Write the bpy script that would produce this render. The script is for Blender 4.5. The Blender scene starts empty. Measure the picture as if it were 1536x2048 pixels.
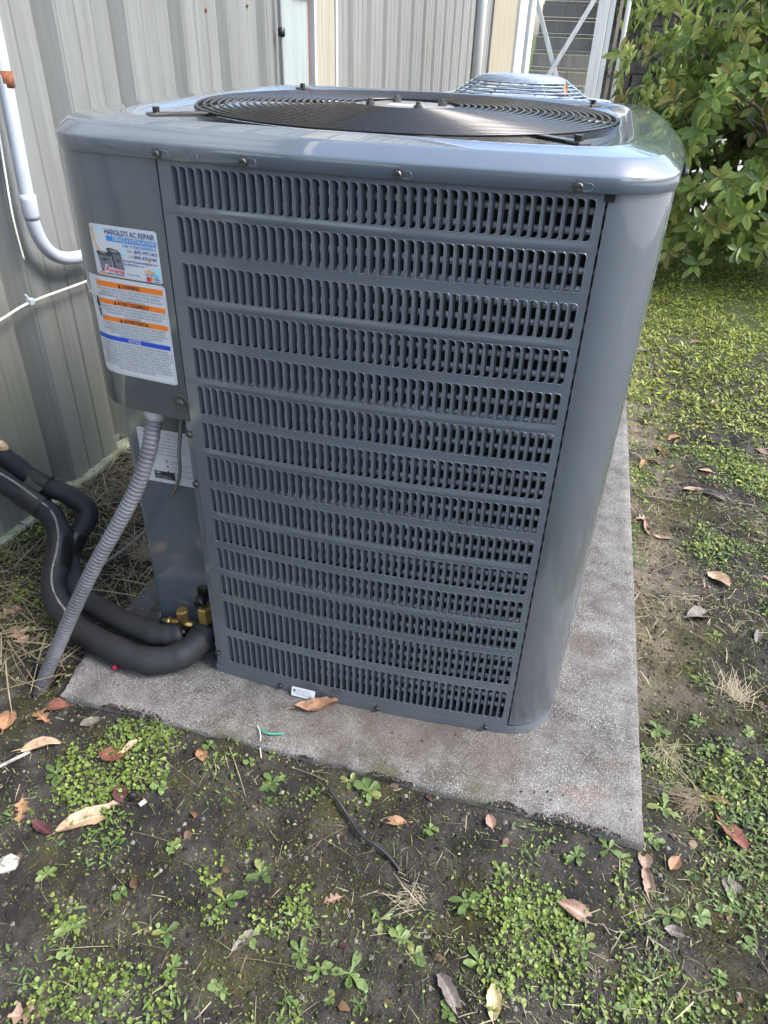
import bpy, bmesh, math, random
import numpy as np
from mathutils import Vector, Matrix, noise
random.seed(7); rng = np.random.default_rng(7)
SC = bpy.context.scene; COL = SC.collection
R = math.radians

# ---------------------------------------------------------------- camera
cam_d = bpy.data.cameras.new('camera'); cam = bpy.data.objects.new('camera', cam_d); COL.objects.link(cam)
cam.location = (0.8019, -1.0121, 1.1808)
cam.rotation_euler = (R(56.1031), R(-1.8195), R(15.2164))
cam_d.sensor_fit = 'HORIZONTAL'; cam_d.sensor_width = 36.0; cam_d.lens = 36.0 * 1452.68 / 1536.0
cam_d.clip_start = 0.02; cam_d.clip_end = 400
SC.camera = cam
# ---------------------------------------------------------------- sky, sun, exposure
SUN_EL, SUN_AZ = 48.0, 90.0          # azimuth measured from -Y towards +X
w = bpy.data.worlds.new('World'); SC.world = w; w.use_nodes = True
nt = w.node_tree; bg = nt.nodes['Background']
sky = nt.nodes.new('ShaderNodeTexSky'); sky.sky_type = 'NISHITA'; sky.sun_disc = False
sky.sun_elevation = R(SUN_EL); sky.sun_rotation = R(180 - SUN_AZ); sky.air_density = 1.0; sky.dust_density = 2.5; sky.ozone_density = 1.0
nt.links.new(sky.outputs[0], bg.inputs[0]); bg.inputs[1].default_value = 0.125
sd = bpy.data.lights.new('sun', 'SUN'); sd.energy = 1.35; sd.angle = R(26); sd.color = (1, .96, .9)
so = bpy.data.objects.new('sun', sd); COL.objects.link(so)
sv = Vector((math.sin(R(SUN_AZ)) * math.cos(R(SUN_EL)), -math.cos(R(SUN_AZ)) * math.cos(R(SUN_EL)), math.sin(R(SUN_EL))))
so.rotation_euler = sv.to_track_quat('Z', 'Y').to_euler(); so.location = (3, -3, 6)
vs = SC.view_settings; vs.view_transform = 'Standard'; vs.look = 'None'; vs.exposure = 2.18; vs.gamma = 1.0
vs.use_curve_mapping = False
SC.render.engine = 'CYCLES'
SC.cycles.max_bounces = 4; SC.cycles.diffuse_bounces = 3; SC.cycles.glossy_bounces = 3; SC.cycles.transmission_bounces = 2; SC.cycles.use_adaptive_sampling = True; SC.cycles.adaptive_threshold = .03; SC.cycles.use_denoising = True

# ---------------------------------------------------------------- helpers
def tag(o, label=None, cat=None, group=None, kind=None):
    if label: o['label'] = label
    if cat: o['category'] = cat
    if group: o['group'] = group
    if kind: o['kind'] = kind
    return o
def link(o, parent=None):
    COL.objects.link(o)
    if parent is not None: o.parent = parent
    return o
def empty(name, loc=(0, 0, 0), **k):
    o = bpy.data.objects.new(name, None); o.location = loc; o.empty_display_size = .05; link(o); return tag(o, **k)
class MB:
    def __init__(s): s.v = []; s.f = []; s.sm = []
    def add(s, vs_, fs, smooth=False):
        b = len(s.v); s.v += [tuple(p) for p in vs_]; s.f += [tuple(i + b for i in f) for f in fs]; s.sm += [smooth] * len(fs); return s
    def box(s, a, b):
        x0, y0, z0 = a; x1, y1, z1 = b
        return s.add([(x0,y0,z0),(x1,y0,z0),(x1,y1,z0),(x0,y1,z0),(x0,y0,z1),(x1,y0,z1),(x1,y1,z1),(x0,y1,z1)],
                     [(0,3,2,1),(4,5,6,7),(0,1,5,4),(1,2,6,5),(2,3,7,6),(3,0,4,7)])
    def bar(s, p, q, w_, h_, up=(0, 0, 1)):
        p = Vector(p); q = Vector(q); d = (q - p).normalized(); u = Vector(up)
        r_ = d.cross(u)
        if r_.length < 1e-4: r_ = d.cross(Vector((0, 1, 0)))
        r_.normalize(); u = r_.cross(d)
        c = [(-w_/2,-h_/2),(w_/2,-h_/2),(w_/2,h_/2),(-w_/2,h_/2)]
        return s.add([e + r_*a + u*b for e in (p, q) for a, b in c], [(3,2,1,0),(4,5,6,7),(0,1,5,4),(1,2,6,5),(2,3,7,6),(3,0,4,7)])
    def tube(s, pts, rad, n=10, caps=True, closed=False):
        pts = [Vector(p) for p in pts]; m = len(pts)
        rads = rad if hasattr(rad, '__len__') else [rad] * m
        vs_ = []; nrm = None
        for i, p in enumerate(pts):
            a = pts[(i - 1) % m] if (i > 0 or closed) else p; b = pts[(i + 1) % m] if (i < m - 1 or closed) else p
            t = (b - a).normalized()
            if nrm is None:
                nrm = t.cross(Vector((0, 0, 1)))
                if nrm.length < .01: nrm = t.cross(Vector((1, 0, 0)))
            nrm = (nrm - t * nrm.dot(t)).normalized(); bn = t.cross(nrm)
            for k in range(n):
                an = 2 * math.pi * k / n; vs_.append(p + (nrm * math.cos(an) + bn * math.sin(an)) * rads[i])
        fs = []
        for i in range(m if closed else m - 1):
            j = (i + 1) % m
            for k in range(n): fs.append((i*n+k, i*n+(k+1) % n, j*n+(k+1) % n, j*n+k))
        s.add(vs_, fs, True)
        if caps and not closed:
            b = len(s.v) - len(vs_)
            s.f += [tuple(b + k for k in reversed(range(n))), tuple(b + (m-1)*n + k for k in range(n))]; s.sm += [False, False]
        return s
    def lathe(s, prof, c=(0, 0, 0), n=32, smooth=True, axis='z'):
        vs_ = []
        for r_, h in prof:
            for k in range(n):
                a = 2*math.pi*k/n; x, y, z = r_*math.cos(a), r_*math.sin(a), h
                if axis == 'y': x, y, z = x, -z, y
                if axis == 'x': x, y, z = z, x, y
                vs_.append((c[0]+x, c[1]+y, c[2]+z))
        fs = [(i*n+k, i*n+(k+1) % n, (i+1)*n+(k+1) % n, (i+1)*n+k) for i in range(len(prof)-1) for k in range(n)]
        return s.add(vs_, fs, smooth)
    def mesh(s, name):
        me = bpy.data.meshes.new(name); me.from_pydata(s.v, [], s.f); me.polygons.foreach_set('use_smooth', s.sm); me.update(); return me
    def build(s, name, mat, parent=None, loc=None, rot=None, bevel=0):
        o = bpy.data.objects.new(name, s.mesh(name)); o.data.materials.append(mat); link(o, parent)
        if loc: o.location = loc
        if rot: o.rotation_euler = rot
        if bevel:
            m = o.modifiers.new('bevel', 'BEVEL'); m.width = bevel; m.segments = 2; m.limit_method = 'ANGLE'; m.angle_limit = R(40)
        return o
def spline(pts, n=8):
    P = [Vector(p) for p in pts]; out = []
    for i in range(len(P) - 1):
        p0 = P[max(i-1, 0)]; p1 = P[i]; p2 = P[i+1]; p3 = P[min(i+2, len(P)-1)]
        for k in range(n):
            t = k / n
            out.append(.5*((2*p1)+(p2-p0)*t+(2*p0-5*p1+4*p2-p3)*t*t+(3*p1-p0-3*p2+p3)*t**3))
    out.append(P[-1]); return out

# ---------------------------------------------------------------- materials
def srgb(r_, g, b): return tuple(((c/255)/12.92 if c/255 <= .04045 else ((c/255+.055)/1.055)**2.4) for c in (r_, g, b)) + (1,)
class NM:
    def __init__(s, name):
        s.m = bpy.data.materials.new(name); s.m.use_nodes = True; s.t = s.m.node_tree; s.b = s.t.nodes['Principled BSDF']
    def n(s, typ, **k):
        x = s.t.nodes.new('ShaderNode' + typ)
        for a, b in k.items(): setattr(x, a, b)
        return x
    def l(s, a, b): s.t.links.new(a, b)
    def pos(s, scale=(1, 1, 1), obj=False):
        g = s.n('TexCoord') if obj else s.n('NewGeometry'); mp = s.n('Mapping'); mp.inputs['Scale'].default_value = scale
        s.l(g.outputs['Object' if obj else 'Position'], mp.inputs[0]); return mp.outputs[0]
    def noise(s, vec, scale, detail=5, rough=.6):
        x = s.n('TexNoise'); x.inputs['Scale'].default_value = scale; x.inputs['Detail'].default_value = detail; x.inputs['Roughness'].default_value = rough
        s.l(vec, x.inputs['Vector']); return x.outputs['Fac']
    def ramp(s, fac, stops):
        x = s.n('ValToRGB'); e = x.color_ramp.elements
        while len(e) < len(stops): e.new(.5)
        for i, (p, c) in enumerate(stops): e[i].position = p; e[i].color = c if len(c) == 4 else tuple(c) + (1,)
        s.l(fac, x.inputs[0]); return x.outputs[0]
    def mix(s, fac, a, b, mode='MIX'):
        x = s.n('MixRGB'); x.blend_type = mode
        for i, q in enumerate((fac, a, b)):
            if hasattr(q, 'is_linked'): s.l(q, x.inputs[i])
            else: x.inputs[i].default_value = q
        return x.outputs[0]
    def bump(s, h, strength=.3, dist=.01, nrm=None):
        x = s.n('Bump'); x.inputs['Strength'].default_value = strength; x.inputs['Distance'].default_value = dist; s.l(h, x.inputs['Height'])
        if nrm is not None: s.l(nrm, x.inputs['Normal'])
        s.l(x.outputs[0], s.b.inputs['Normal']); return x.outputs[0]
    def set(s, **k):
        for a, b in k.items(): s.b.inputs[a.replace('_', ' ')].default_value = b
        return s
    def col(s, c):
        if hasattr(c, 'is_linked'): s.l(c, s.b.inputs['Base Color'])
        else: s.b.inputs['Base Color'].default_value = c
        return s
W1 = (1, 1, 1, 1); K0 = (0, 0, 0, 1)
def g(v): return (v, v, v, 1)
def simple(name, c, rough=.5, metal=0, var=.15, scale=30, spec=.5):
    m = NM(name); p = m.pos(); f = m.noise(p, scale)
    d = tuple(x * (1 - var) for x in c[:3]) + (1,); e = tuple(min(1, x * (1 + var)) for x in c[:3]) + (1,)
    m.col(m.ramp(f, [(.3, d), (.7, e)])); m.set(Roughness=rough, Metallic=metal, Specular_IOR_Level=spec); return m.m
def paint_mat(name, c, rough=.32, coat=.35, coat_rough=.12):
    m = NM(name); p = m.pos()
    f = m.noise(p, 9, 2); dust = m.noise(p, 55, 3, .7)
    base = m.ramp(f, [(.3, tuple(x*.93 for x in c[:3])), (.75, tuple(x*1.06 for x in c[:3]))])
    sc_ = m.ramp(m.noise(m.pos((60, 60, 3)), 3, 1), [(.70, K0), (.78, W1)])
    base = m.mix(m.mix(.05, K0, sc_), base, (.5, .52, .54, 1)); m.col(base)
    rr = m.ramp(dust, [(.3, g(rough*.92)), (.8, g(rough*1.12))]); m.l(rr, m.b.inputs['Roughness'])
    m.set(Coat_Weight=coat, Coat_Roughness=coat_rough, Coat_IOR=1.75)
    return m.m
M = {}
M['paint'] = paint_mat('cabinet_paint', (.094, .114, .136, 1), .30, .8, .07)
M['cap'] = paint_mat('cap_paint', (.095, .12, .15, 1), .20, 1.0, .035)
M['blade'] = paint_mat('louver_paint', (.088, .104, .122, 1), .42, .1)
M['paint2'] = paint_mat('old_unit_paint', (.30, .34, .40, 1), .4, .2)
M['guard'] = simple('guard_wire', (.011, .0105, .011, 1), .22, 0, .2, 60, .6)
M['guard2'] = simple('old_guard_wire', (.22, .27, .33, 1), .4, 0, .2, 60)
M['black'] = simple('black_plastic', (.008, .008, .009, 1), .4)
M['dark'] = simple('dark_interior', (.012, .012, .013, 1), .8)
M['zinc'] = simple('zinc_screw', (.13, .13, .135, 1), .38, .85)
M['alu'] = simple('fan_blade_metal', (.12, .12, .125, 1), .45, .6)
M['motor'] = simple('motor_plate', (.20, .19, .175, 1), .5, .1)
M['brass'] = simple('brass', (.50, .35, .12, 1), .38, .85, .3)
M['tubecu'] = simple('coil_tube_metal', (.82, .83, .85, 1), .4, .25, .1)
M['foam'] = None; M['white'] = simple('sticker_white', (.62, .64, .67, 1), .45, 0, .03)
M['ink'] = simple('ink_black', (.015, .016, .02, 1), .5); M['inkgrey'] = simple('ink_grey', (.10, .11, .15, 1), .5)
M['orange'] = simple('ink_orange', (.83, .21, .015, 1), .5, 0, .05); M['blue'] = simple('ink_blue', (.012, .075, .55, 1), .5, 0, .05)
M['navy'] = simple('ink_navy', (.03, .09, .26, 1), .5); M['sky'] = simple('ink_skyblue', (.03, .27, .68, 1), .5, 0, .05)
M['aqua'] = simple('ink_aqua', (.36, .72, .80, 1), .5, 0, .05); M['red'] = simple('ink_red', (.62, .02, .08, 1), .5); M['peach'] = simple('ink_peach', (.75, .42, .22, 1), .5)
M['pvc'] = simple('white_pvc', (.38, .42, .48, 1), .4, 0, .05, 20)
M['cord'] = simple('white_line', (.62, .61, .56, 1), .8)
M['cable'] = simple('grey_cable', (.17, .165, .15, 1), .6, 0, .25, 40)
M['cable2'] = simple('thermostat_cable', (.19, .185, .16, 1), .7, 0, .25, 40)
M['conduit'] = simple('conduit_plastic', (.13, .135, .155, 1), .36, 0, .3, 14)
M['fitting'] = simple('conduit_fitting', (.42, .43, .46, 1), .5)
M['rustm'] = simple('rusty_strap', (.16, .055, .025, 1), .9, 0, .6, 120)
M['tape'] = simple('black_tape', (.01, .01, .012, 1), .28, 0, .3, 20)
M['wood_white'] = None
def foam():
    m = NM('pipe_insulation'); p = m.pos(); m.col(m.ramp(m.noise(p, 6, 5), [(.3, (.010, .011, .014)), (.75, (.026, .027, .032))]))
    m.set(Roughness=.62, Specular_IOR_Level=.35); m.bump(m.noise(p, 380, 2), .15, .001); return m.m
M['foam'] = foam()
def wallmat(name, c, streak=.5, low=True):
    m = NM(name); st = m.noise(m.pos((28, 28, .7)), 1.0, 7, .62); st2 = m.noise(m.pos((70, 70, 3)), 1.0, 4, .6); sp = m.noise(m.pos(), 90, 3, .6)
    c0 = tuple(x*.80 for x in c); c1 = c; c2 = tuple(min(1, x*1.13) for x in c)
    b = m.ramp(st, [(.28, c0), (.5, c1), (.72, c2)])
    b = m.mix(m.mix(streak, K0, m.ramp(st2, [(.46, K0), (.74, W1)])), b, (c[0]*.60, c[1]*.58, c[2]*.44, 1))
    b = m.mix(m.mix(.55, K0, m.ramp(sp, [(.70, K0), (.76, W1)])), b, (.10, .10, .085, 1))
    if low:                                   # algae growing up from the damp ground
        sx = m.n('SeparateXYZ'); m.l(m.n('NewGeometry').outputs['Position'], sx.inputs[0])
        mr = m.n('MapRange'); mr.inputs[1].default_value = .75; mr.inputs[2].default_value = -.05; m.l(sx.outputs[2], mr.inputs[0])
        al = m.mix(1, mr.outputs[0], m.ramp(m.noise(m.pos((9, 9, 1.6)), 1.0, 6, .65), [(.40, K0), (.68, W1)]), 'MULTIPLY')
        b = m.mix(m.mix(.8, K0, al), b, (.15, .16, .075, 1))
        mr2 = m.n('MapRange'); mr2.inputs[1].default_value = .5; mr2.inputs[2].default_value = -.05; mr2.inputs[4].default_value = .45; m.l(sx.outputs[2], mr2.inputs[0])
        b = m.mix(mr2.outputs[0], b, (.17, .18, .155, 1))
    m.col(b); m.set(Roughness=.5, Specular_IOR_Level=.4); m.bump(m.noise(m.pos((3, 3, .6)), 3, 3), .12, .01); return m.m
M['wall'] = wallmat('metal_siding', (.160, .168, .167))
M['wallfar'] = wallmat('metal_siding_far', (.20, .207, .205), .7, False)
M['trimblue'] = wallmat('flashing_metal', (.26, .295, .30), .35, False)
M['trimcream'] = wallmat('stained_trim', (.30, .285, .24), .8, False)
M['trimyel'] = wallmat('stained_cream_siding', (.28, .26, .20), .9, False)
M['whitewood'] = wallmat('white_painted_wood', (.52, .53, .54), .4, False)
M['greywood'] = wallmat('weathered_grey_wood', (.26, .235, .21), .8, False)
def lichen():
    m = NM('mossy_sill_paint'); p = m.pos(); f = m.noise(p, 16, 7, .7); f2 = m.noise(p, 45, 6, .7)
    b = m.ramp(f, [(.30, (.10, .12, .055)), (.48, (.30, .33, .20)), (.66, (.40, .42, .38))]); b = m.mix(m.ramp(f2, [(.62, K0), (.68, W1)]), b, (.03, .03, .028, 1))
    m.col(b); m.set(Roughness=.85); m.bump(f2, .4, .004); return m.m
M['sill'] = lichen()
def concrete():
    m = NM('weathered_concrete'); p = m.pos(); big = m.noise(p, 3.2, 6, .62); mid = m.noise(p, 17, 6, .7); fine = m.noise(p, 230, 4, .75)
    b = m.ramp(big, [(.36, (.030, .026, .023)), (.5, (.085, .080, .075)), (.64, (.165, .160, .155))])
    b = m.mix(.5, b, m.ramp(mid, [(.36, (.038, .035, .032)), (.64, (.20, .197, .193))]))
    v = m.n('TexVoronoi'); v.inputs['Scale'].default_value = 330; m.l(p, v.inputs['Vector'])
    grit = m.mix(1, m.ramp(v.outputs['Distance'], [(.22, W1), (.34, K0)]), m.ramp(m.noise(p, 7, 6, .75), [(.34, g(.12)), (.56, W1)]), 'MULTIPLY')
    b = m.mix(m.mix(.85, K0, grit), b, (.42, .42, .42, 1))
    pit = m.ramp(fine, [(.40, W1), (.47, K0)]); b = m.mix(m.mix(.65, K0, pit), b, (.05, .048, .046, 1))
    # rust stains and moss patches with their own outlines
    def blob(cx, cy, r_, amp):
        g_ = m.n('NewGeometry'); d = m.n('VectorMath', operation='DISTANCE'); d.inputs[1].default_value = (cx, cy, 0); m.l(g_.outputs['Position'], d.inputs[0])
        a = m.n('Math', operation='MULTIPLY_ADD'); a.inputs[1].default_value = amp; m.l(mid, a.inputs[0]); m.l(d.outputs['Value'], a.inputs[2])
        return m.ramp(a.outputs[0], [(max(0, r_ + amp*.5 - .04), W1), (r_ + amp*.5 + .03, K0)])
    for cx, cy, r_ in ((1.0, -.095, .004), (1.035, -.02, -.01), (.965, -.115, .0)):
        b = m.mix(m.mix(.35, K0, blob(cx, cy, r_, .16)), b, (.22, .085, .025, 1))
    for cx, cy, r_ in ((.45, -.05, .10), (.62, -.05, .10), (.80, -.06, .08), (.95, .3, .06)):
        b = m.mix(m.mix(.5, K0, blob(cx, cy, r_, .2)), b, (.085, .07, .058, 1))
    for cx, cy, r_ in ((-.06, .02, .06), (.03, .0, .05), (.30, -.165, .02), (.60, -.18, .04), (.78, -.18, .03)):
        b = m.mix(m.mix(.7, K0, blob(cx, cy, r_, .2)), b, (.06, .06, .022, 1))
    m.col(b); m.set(Roughness=.9, Specular_IOR_Level=.25)
    m.bump(fine, .55, .004, m.bump(mid, .35, .012)); return m.m
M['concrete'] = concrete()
def soil():
    m = NM('soil'); p = m.pos(); big = m.noise(p, 2.1, 6, .6); mid = m.noise(p, 13, 7, .68); fine = m.noise(p, 160, 5, .75)
    b = m.ramp(mid, [(.28, (.011, .0105, .011)), (.5, (.030, .028, .027)), (.74, (.082, .075, .068))])
    sx = m.n('SeparateXYZ'); m.l(p, sx.inputs[0])
    # bare sandy strip beside the pad
    mr = m.n('MapRange', interpolation_type='SMOOTHSTEP'); mr.inputs[1].default_value = 1.34; mr.inputs[2].default_value = 1.14; m.l(sx.outputs[0], mr.inputs[0])
    mr3 = m.n('MapRange', interpolation_type='SMOOTHSTEP'); mr3.inputs[1].default_value = 1.0; mr3.inputs[2].default_value = 1.12; m.l(sx.outputs[0], mr3.inputs[0])
    mr2 = m.n('MapRange', interpolation_type='SMOOTHSTEP'); mr2.inputs[1].default_value = .08; mr2.inputs[2].default_value = .35; m.l(sx.outputs[1], mr2.inputs[0])
    sand = m.mix(1, m.mix(1, mr.outputs[0], mr2.outputs[0], 'MULTIPLY'), m.mix(1, mr3.outputs[0], m.ramp(mid, [(.36, K0), (.55, W1)]), 'MULTIPLY'), 'MULTIPLY')
    b = m.mix(m.mix(.8, K0, sand), b, (.17, .14, .11, 1))
    moss = m.ramp(m.noise(p, 4.6, 6, .72), [(.50, K0), (.66, W1)]); mossc = m.ramp(fine, [(.3, (.028, .028, .006)), (.7, (.115, .105, .02))])
    b = m.mix(m.mix(.45, K0, moss), b, mossc)
    far = m.n('MapRange', interpolation_type='SMOOTHSTEP'); far.inputs[1].default_value = 1.6; far.inputs[2].default_value = 4.0; m.l(sx.outputs[1], far.inputs[0])
    gr = m.ramp(m.noise(p, 30, 5, .7), [(.3, (.03, .035, .012)), (.55, (.085, .13, .025)), (.75, (.15, .20, .04))])
    b = m.mix(m.mix(.65, K0, far.outputs[0]), b, gr)
    v = m.n('TexVoronoi'); v.inputs['Scale'].default_value = 150; m.l(p, v.inputs['Vector'])
    gritm = m.mix(1, m.ramp(v.outputs['Distance'], [(.13, W1), (.2, K0)]), m.ramp(m.noise(p, 22, 3), [(.52, K0), (.62, W1)]), 'MULTIPLY')
    b = m.mix(m.mix(.7, K0, gritm), b, (.24, .22, .19, 1))
    m.col(b); m.set(Roughness=.95, Specular_IOR_Level=.15); m.bump(fine, .8, .006, m.bump(mid, .5, .02)); return m.m
M['soil'] = soil()
def leafmat(name, stops, rough=.45, sub=.0, edge=None):
    m = NM(name); a = m.n('Attribute'); a.attribute_name = 'tint'; oi = m.n('ObjectInfo')
    s_ = m.n('Math', operation='ADD'); m.l(a.outputs['Fac'], s_.inputs[0]); m.l(oi.outputs['Random'], s_.inputs[1])
    fr = m.n('Math', operation='FRACT'); m.l(s_.outputs[0], fr.inputs[0])
    c = m.ramp(fr.outputs[0], stops)
    c = m.mix(.35, c, m.ramp(m.noise(m.pos(), 70, 4), [(.3, g(.25)), (.7, g(1.0))]), 'MULTIPLY')
    m.col(c); m.set(Roughness=rough)
    tr = m.n('BsdfTranslucent'); m.l(c, tr.inputs[0]); ad = m.n('MixShader'); ad.inputs[0].default_value = .36
    m.l(m.b.outputs[0], ad.inputs[1]); m.l(tr.outputs[0], ad.inputs[2]); m.l(ad.outputs[0], m.t.nodes['Material Output'].inputs[0]); return m.m
M['weed'] = leafmat('weed_leaf', [(0, (.09, .15, .045)), (.35, (.13, .21, .06)), (.7, (.18, .27, .085)), (1, (.22, .25, .075))], .5)
M['clover'] = leafmat('ground_cover_leaf', [(0, (.065, .09, .03)), (.25, (.12, .18, .045)), (.6, (.20, .29, .06)), (.88, (.29, .38, .08)), (1, (.31, .28, .10))], .5)
M['lawn'] = leafmat('lawn_leaf', [(0, (.08, .105, .025)), (.3, (.18, .24, .04)), (.7, (.32, .40, .06)), (.92, (.42, .46, .09)), (1, (.36, .30, .12))], .5)
M['shrub'] = leafmat('shrub_leaf', [(0, (.12, .19, .045)), (.45, (.23, .33, .075)), (.85, (.36, .45, .12)), (.96, (.42, .42, .12)), (1, (.30, .21, .06))], .24)
M['straw'] = leafmat('dry_straw', [(0, (.16, .125, .08)), (.5, (.36, .30, .20)), (.85, (.52, .46, .33)), (1, (.24, .23, .10))], .7)
M['drygrass'] = M['straw']
M['brownleaf'] = leafmat('dead_leaf', [(0, (.06, .035, .025)), (.35, (.14, .085, .05)), (.65, (.24, .155, .09)), (.85, (.15, .095, .075)), (1, (.20, .11, .05))], .6)
M['mossf'] = leafmat('moss_fibre', [(0, (.07, .08, .02)), (.5, (.17, .185, .04)), (1, (.27, .28, .07))], .8)
M['crumb'] = leafmat('soil_crumb', [(0, (.012, .010, .010)), (.5, (.035, .029, .025)), (.82, (.10, .085, .07)), (1, (.36, .34, .30))], .9)
def leafcol(name, c, rough=.55):
    m = NM(name); p = m.pos(); po = m.pos(obj=True); sx_ = m.n('SeparateXYZ'); m.l(po, sx_.inputs[0])
    c = tuple(x*.72 + .28*sum(c)/3*.8 for x in c)
    b = m.ramp(m.noise(p, 45, 6, .72), [(.30, tuple(x*.30 for x in c)), (.5, tuple(x*.85 for x in c)), (.72, tuple(min(1, x*1.3) for x in c))])
    ab = m.n('Math', operation='ABSOLUTE'); m.l(sx_.outputs[0], ab.inputs[0])
    rib = m.n('MapRange'); rib.inputs[1].default_value = .0009; rib.inputs[2].default_value = .0018; rib.inputs[3].default_value = .6; rib.inputs[4].default_value = 0; m.l(ab.outputs[0], rib.inputs[0])
    su = m.n('Math', operation='MULTIPLY_ADD'); su.inputs[1].default_value = -.8; m.l(ab.outputs[0], su.inputs[0]); m.l(sx_.outputs[1], su.inputs[2])
    sn = m.n('Math', operation='SINE'); ml = m.n('Math', operation='MULTIPLY'); ml.inputs[1].default_value = 900; m.l(su.outputs[0], ml.inputs[0]); m.l(ml.outputs[0], sn.inputs[0])
    vein = m.ramp(sn.outputs[0], [(.80, K0), (.97, W1)])
    b = m.mix(m.mix(.30, K0, vein), b, tuple(min(1, x*1.5) for x in c)+(1,)); b = m.mix(rib.outputs[0], b, tuple(min(1, x*1.6) for x in c)+(1,))
    m.col(b); m.set(Roughness=rough, Specular_IOR_Level=.35); m.bump(m.noise(p, 90, 3), .5, .003); return m.m
    m = NM(name); p = m.pos(); m.col(m.ramp(m.noise(p, 38, 6, .7), [(.28, tuple(x*.45 for x in c)), (.5, c), (.75, tuple(min(1, x*1.35) for x in c))])); m.set(Roughness=rough); m.bump(m.noise(p, 90, 3), .3, .002); return m.m
M['lf_tan'] = leafcol('tan_dead_leaf', (.44, .27, .15)); M['lf_red'] = leafcol('red_brown_leaf', (.20, .062, .035)); M['lf_maroon'] = leafcol('maroon_leaf', (.09, .025, .03))
M['lf_pink'] = leafcol('pinkish_leaf', (.27, .155, .105)); M['lf_orange'] = leafcol('orange_brown_leaf', (.33, .155, .06)); M['lf_grey'] = leafcol('grey_leaf', (.155, .13, .11)); M['lf_yellow'] = leafcol('yellow_leaf', (.50, .38, .14))
M['bark'] = wallmat('bark', (.13, .10, .075), .7, False)
M['stone'] = simple('white_stone', (.34, .34, .31, 1), .9, 0, .6, 70)
M['wirek'] = simple('black_wire', (.02, .02, .024, 1), .5); M['wireg'] = simple('green_wire', (.02, .30, .20, 1), .5)
def coilmat():
    m = NM('coil_fins'); wv = m.n('TexWave', bands_direction='DIAGONAL'); wv.inputs['Scale'].default_value = 1; wv.inputs['Distortion'].default_value = 0
    a = m.noise(m.pos((700, 700, 2)), 1, 2); z_ = m.noise(m.pos((1, 1, 120)), 1, 2); big = m.noise(m.pos(), 14, 4)
    m.col(m.mix(.5, m.ramp(a, [(.35, (.003, .003, .004)), (.65, (.03, .032, .036))]), m.ramp(big, [(.3, (.006, .006, .007)), (.7, (.03, .027, .026))])))
    m.set(Roughness=.5, Metallic=.4); m.bump(a, .6, .002); return m.m
M['coil'] = coilmat()
M['pave'] = simple('pale_pavement', (.26, .25, .245, 1), .9, 0, .2, 14)
M['brick'] = simple('old_dark_stone', (.06, .055, .045, 1), .9, 0, .5, 9)

# ================================================================ SETTING
def fbm(x, y, s, o=4, z=0.0): return noise.fractal(Vector((x*s, y*s, z)), 1.0, 2.0, o)
def sstep(a, b, x): t = max(0, min(1, (x-a)/(b-a))); return t*t*(3-2*t)
def gz(x, y):
    """height of the soil"""
    z = -.034 + .010*fbm(x, y, 2.2, 4) + .007*fbm(x, y, 11, 3, 5.) + .0035*fbm(x, y, 40, 3, 15.)
    f = sstep(-.36, -.19, y) * (1 - sstep(-.1, .1, y)) * (1 - sstep(1.03, 1.12, x))
    z += f * .021
    z += .02 * sstep(-.15, -.42, x) * sstep(-.2, .2, y)
    z -= .014 * sstep(1.04, 1.09, x) * (1-sstep(1.15, 1.3, x)) * sstep(-.16, .05, y) + .010 * sstep(1.07, 1.13, x) * (1-sstep(1.2, 1.45, x)) * sstep(.1, .35, y)
    hd = math.hypot(x + .172, y + .135); z -= .075 * (1 - sstep(.02, .055, hd))
    if y > 3: z += .02*(y-3)*.25
    return z
def axis(a, b, step, lo, hi, grow=1.16):
    c = list(np.arange(a, b, step)); d = step; x = a
    L = []
    while x > lo: d *= grow; x -= d; L.append(x)
    d = step; x = c[-1]; H = []
    while x < hi: d *= grow; x += d; H.append(x)
    return L[::-1] + c + H
gx = axis(-.75, 1.75, .0095, -80, 80); gy = axis(-.78, 1.45, .0095, -60, 110)
nx, ny = len(gx), len(gy)
gv = [(x, y, gz(x, y)) for y in gy for x in gx]
gf = [(j*nx+i, j*nx+i+1, (j+1)*nx+i+1, (j+1)*nx+i) for j in range(ny-1) for i in range(nx-1)]
gm = MB(); gm.v = gv; gm.f = gf; gm.sm = [True]*len(gf)
tag(gm.build('ground', M['soil']), kind='structure')

# concrete pad: chipped slab
pad = MB(); px0, px1, py0, py1 = -.112, 1.084, -.168, 2.62
def padpt(x, y, z, e):      # ragged edge
    return (x, y, z)
xs = [px0 + (px1-px0)*i/60 for i in range(61)]; ys = [py0 + (py1-py0)*i/120 for i in range(121)]
def padxy(i, j):
    x, y = xs[i], ys[j]; skew = -.009*(y - py0)
    e = .0022*fbm(x, y, 7, 3, 2.) + .0035*max(0, fbm(x, y, 22, 3, 8.)-.1)*-2
    if i == 0: x += e + .01
    if i == 60: x += e*.7
    if j == 0: y -= e
    if i == 0 and j < 3: x += .02*(3-j)/3; y += 0
    return x + skew, y
pv = [(*padxy(i, j), .0012*fbm(xs[i], ys[j], 16, 3) - .0012) for j in range(121) for i in range(61)]
pf = [(j*61+i, j*61+i+1, (j+1)*61+i+1, (j+1)*61+i) for j in range(120) for i in range(60)]
edge = [(i, 0) for i in range(61)] + [(60, j) for j in range(1, 121)] + [(i, 120) for i in range(59, -1, -1)] + [(0, j) for j in range(119, 0, -1)]
cxp, cyp = (px0+px1)/2, (py0+py1)/2
b0 = len(pv)
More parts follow.
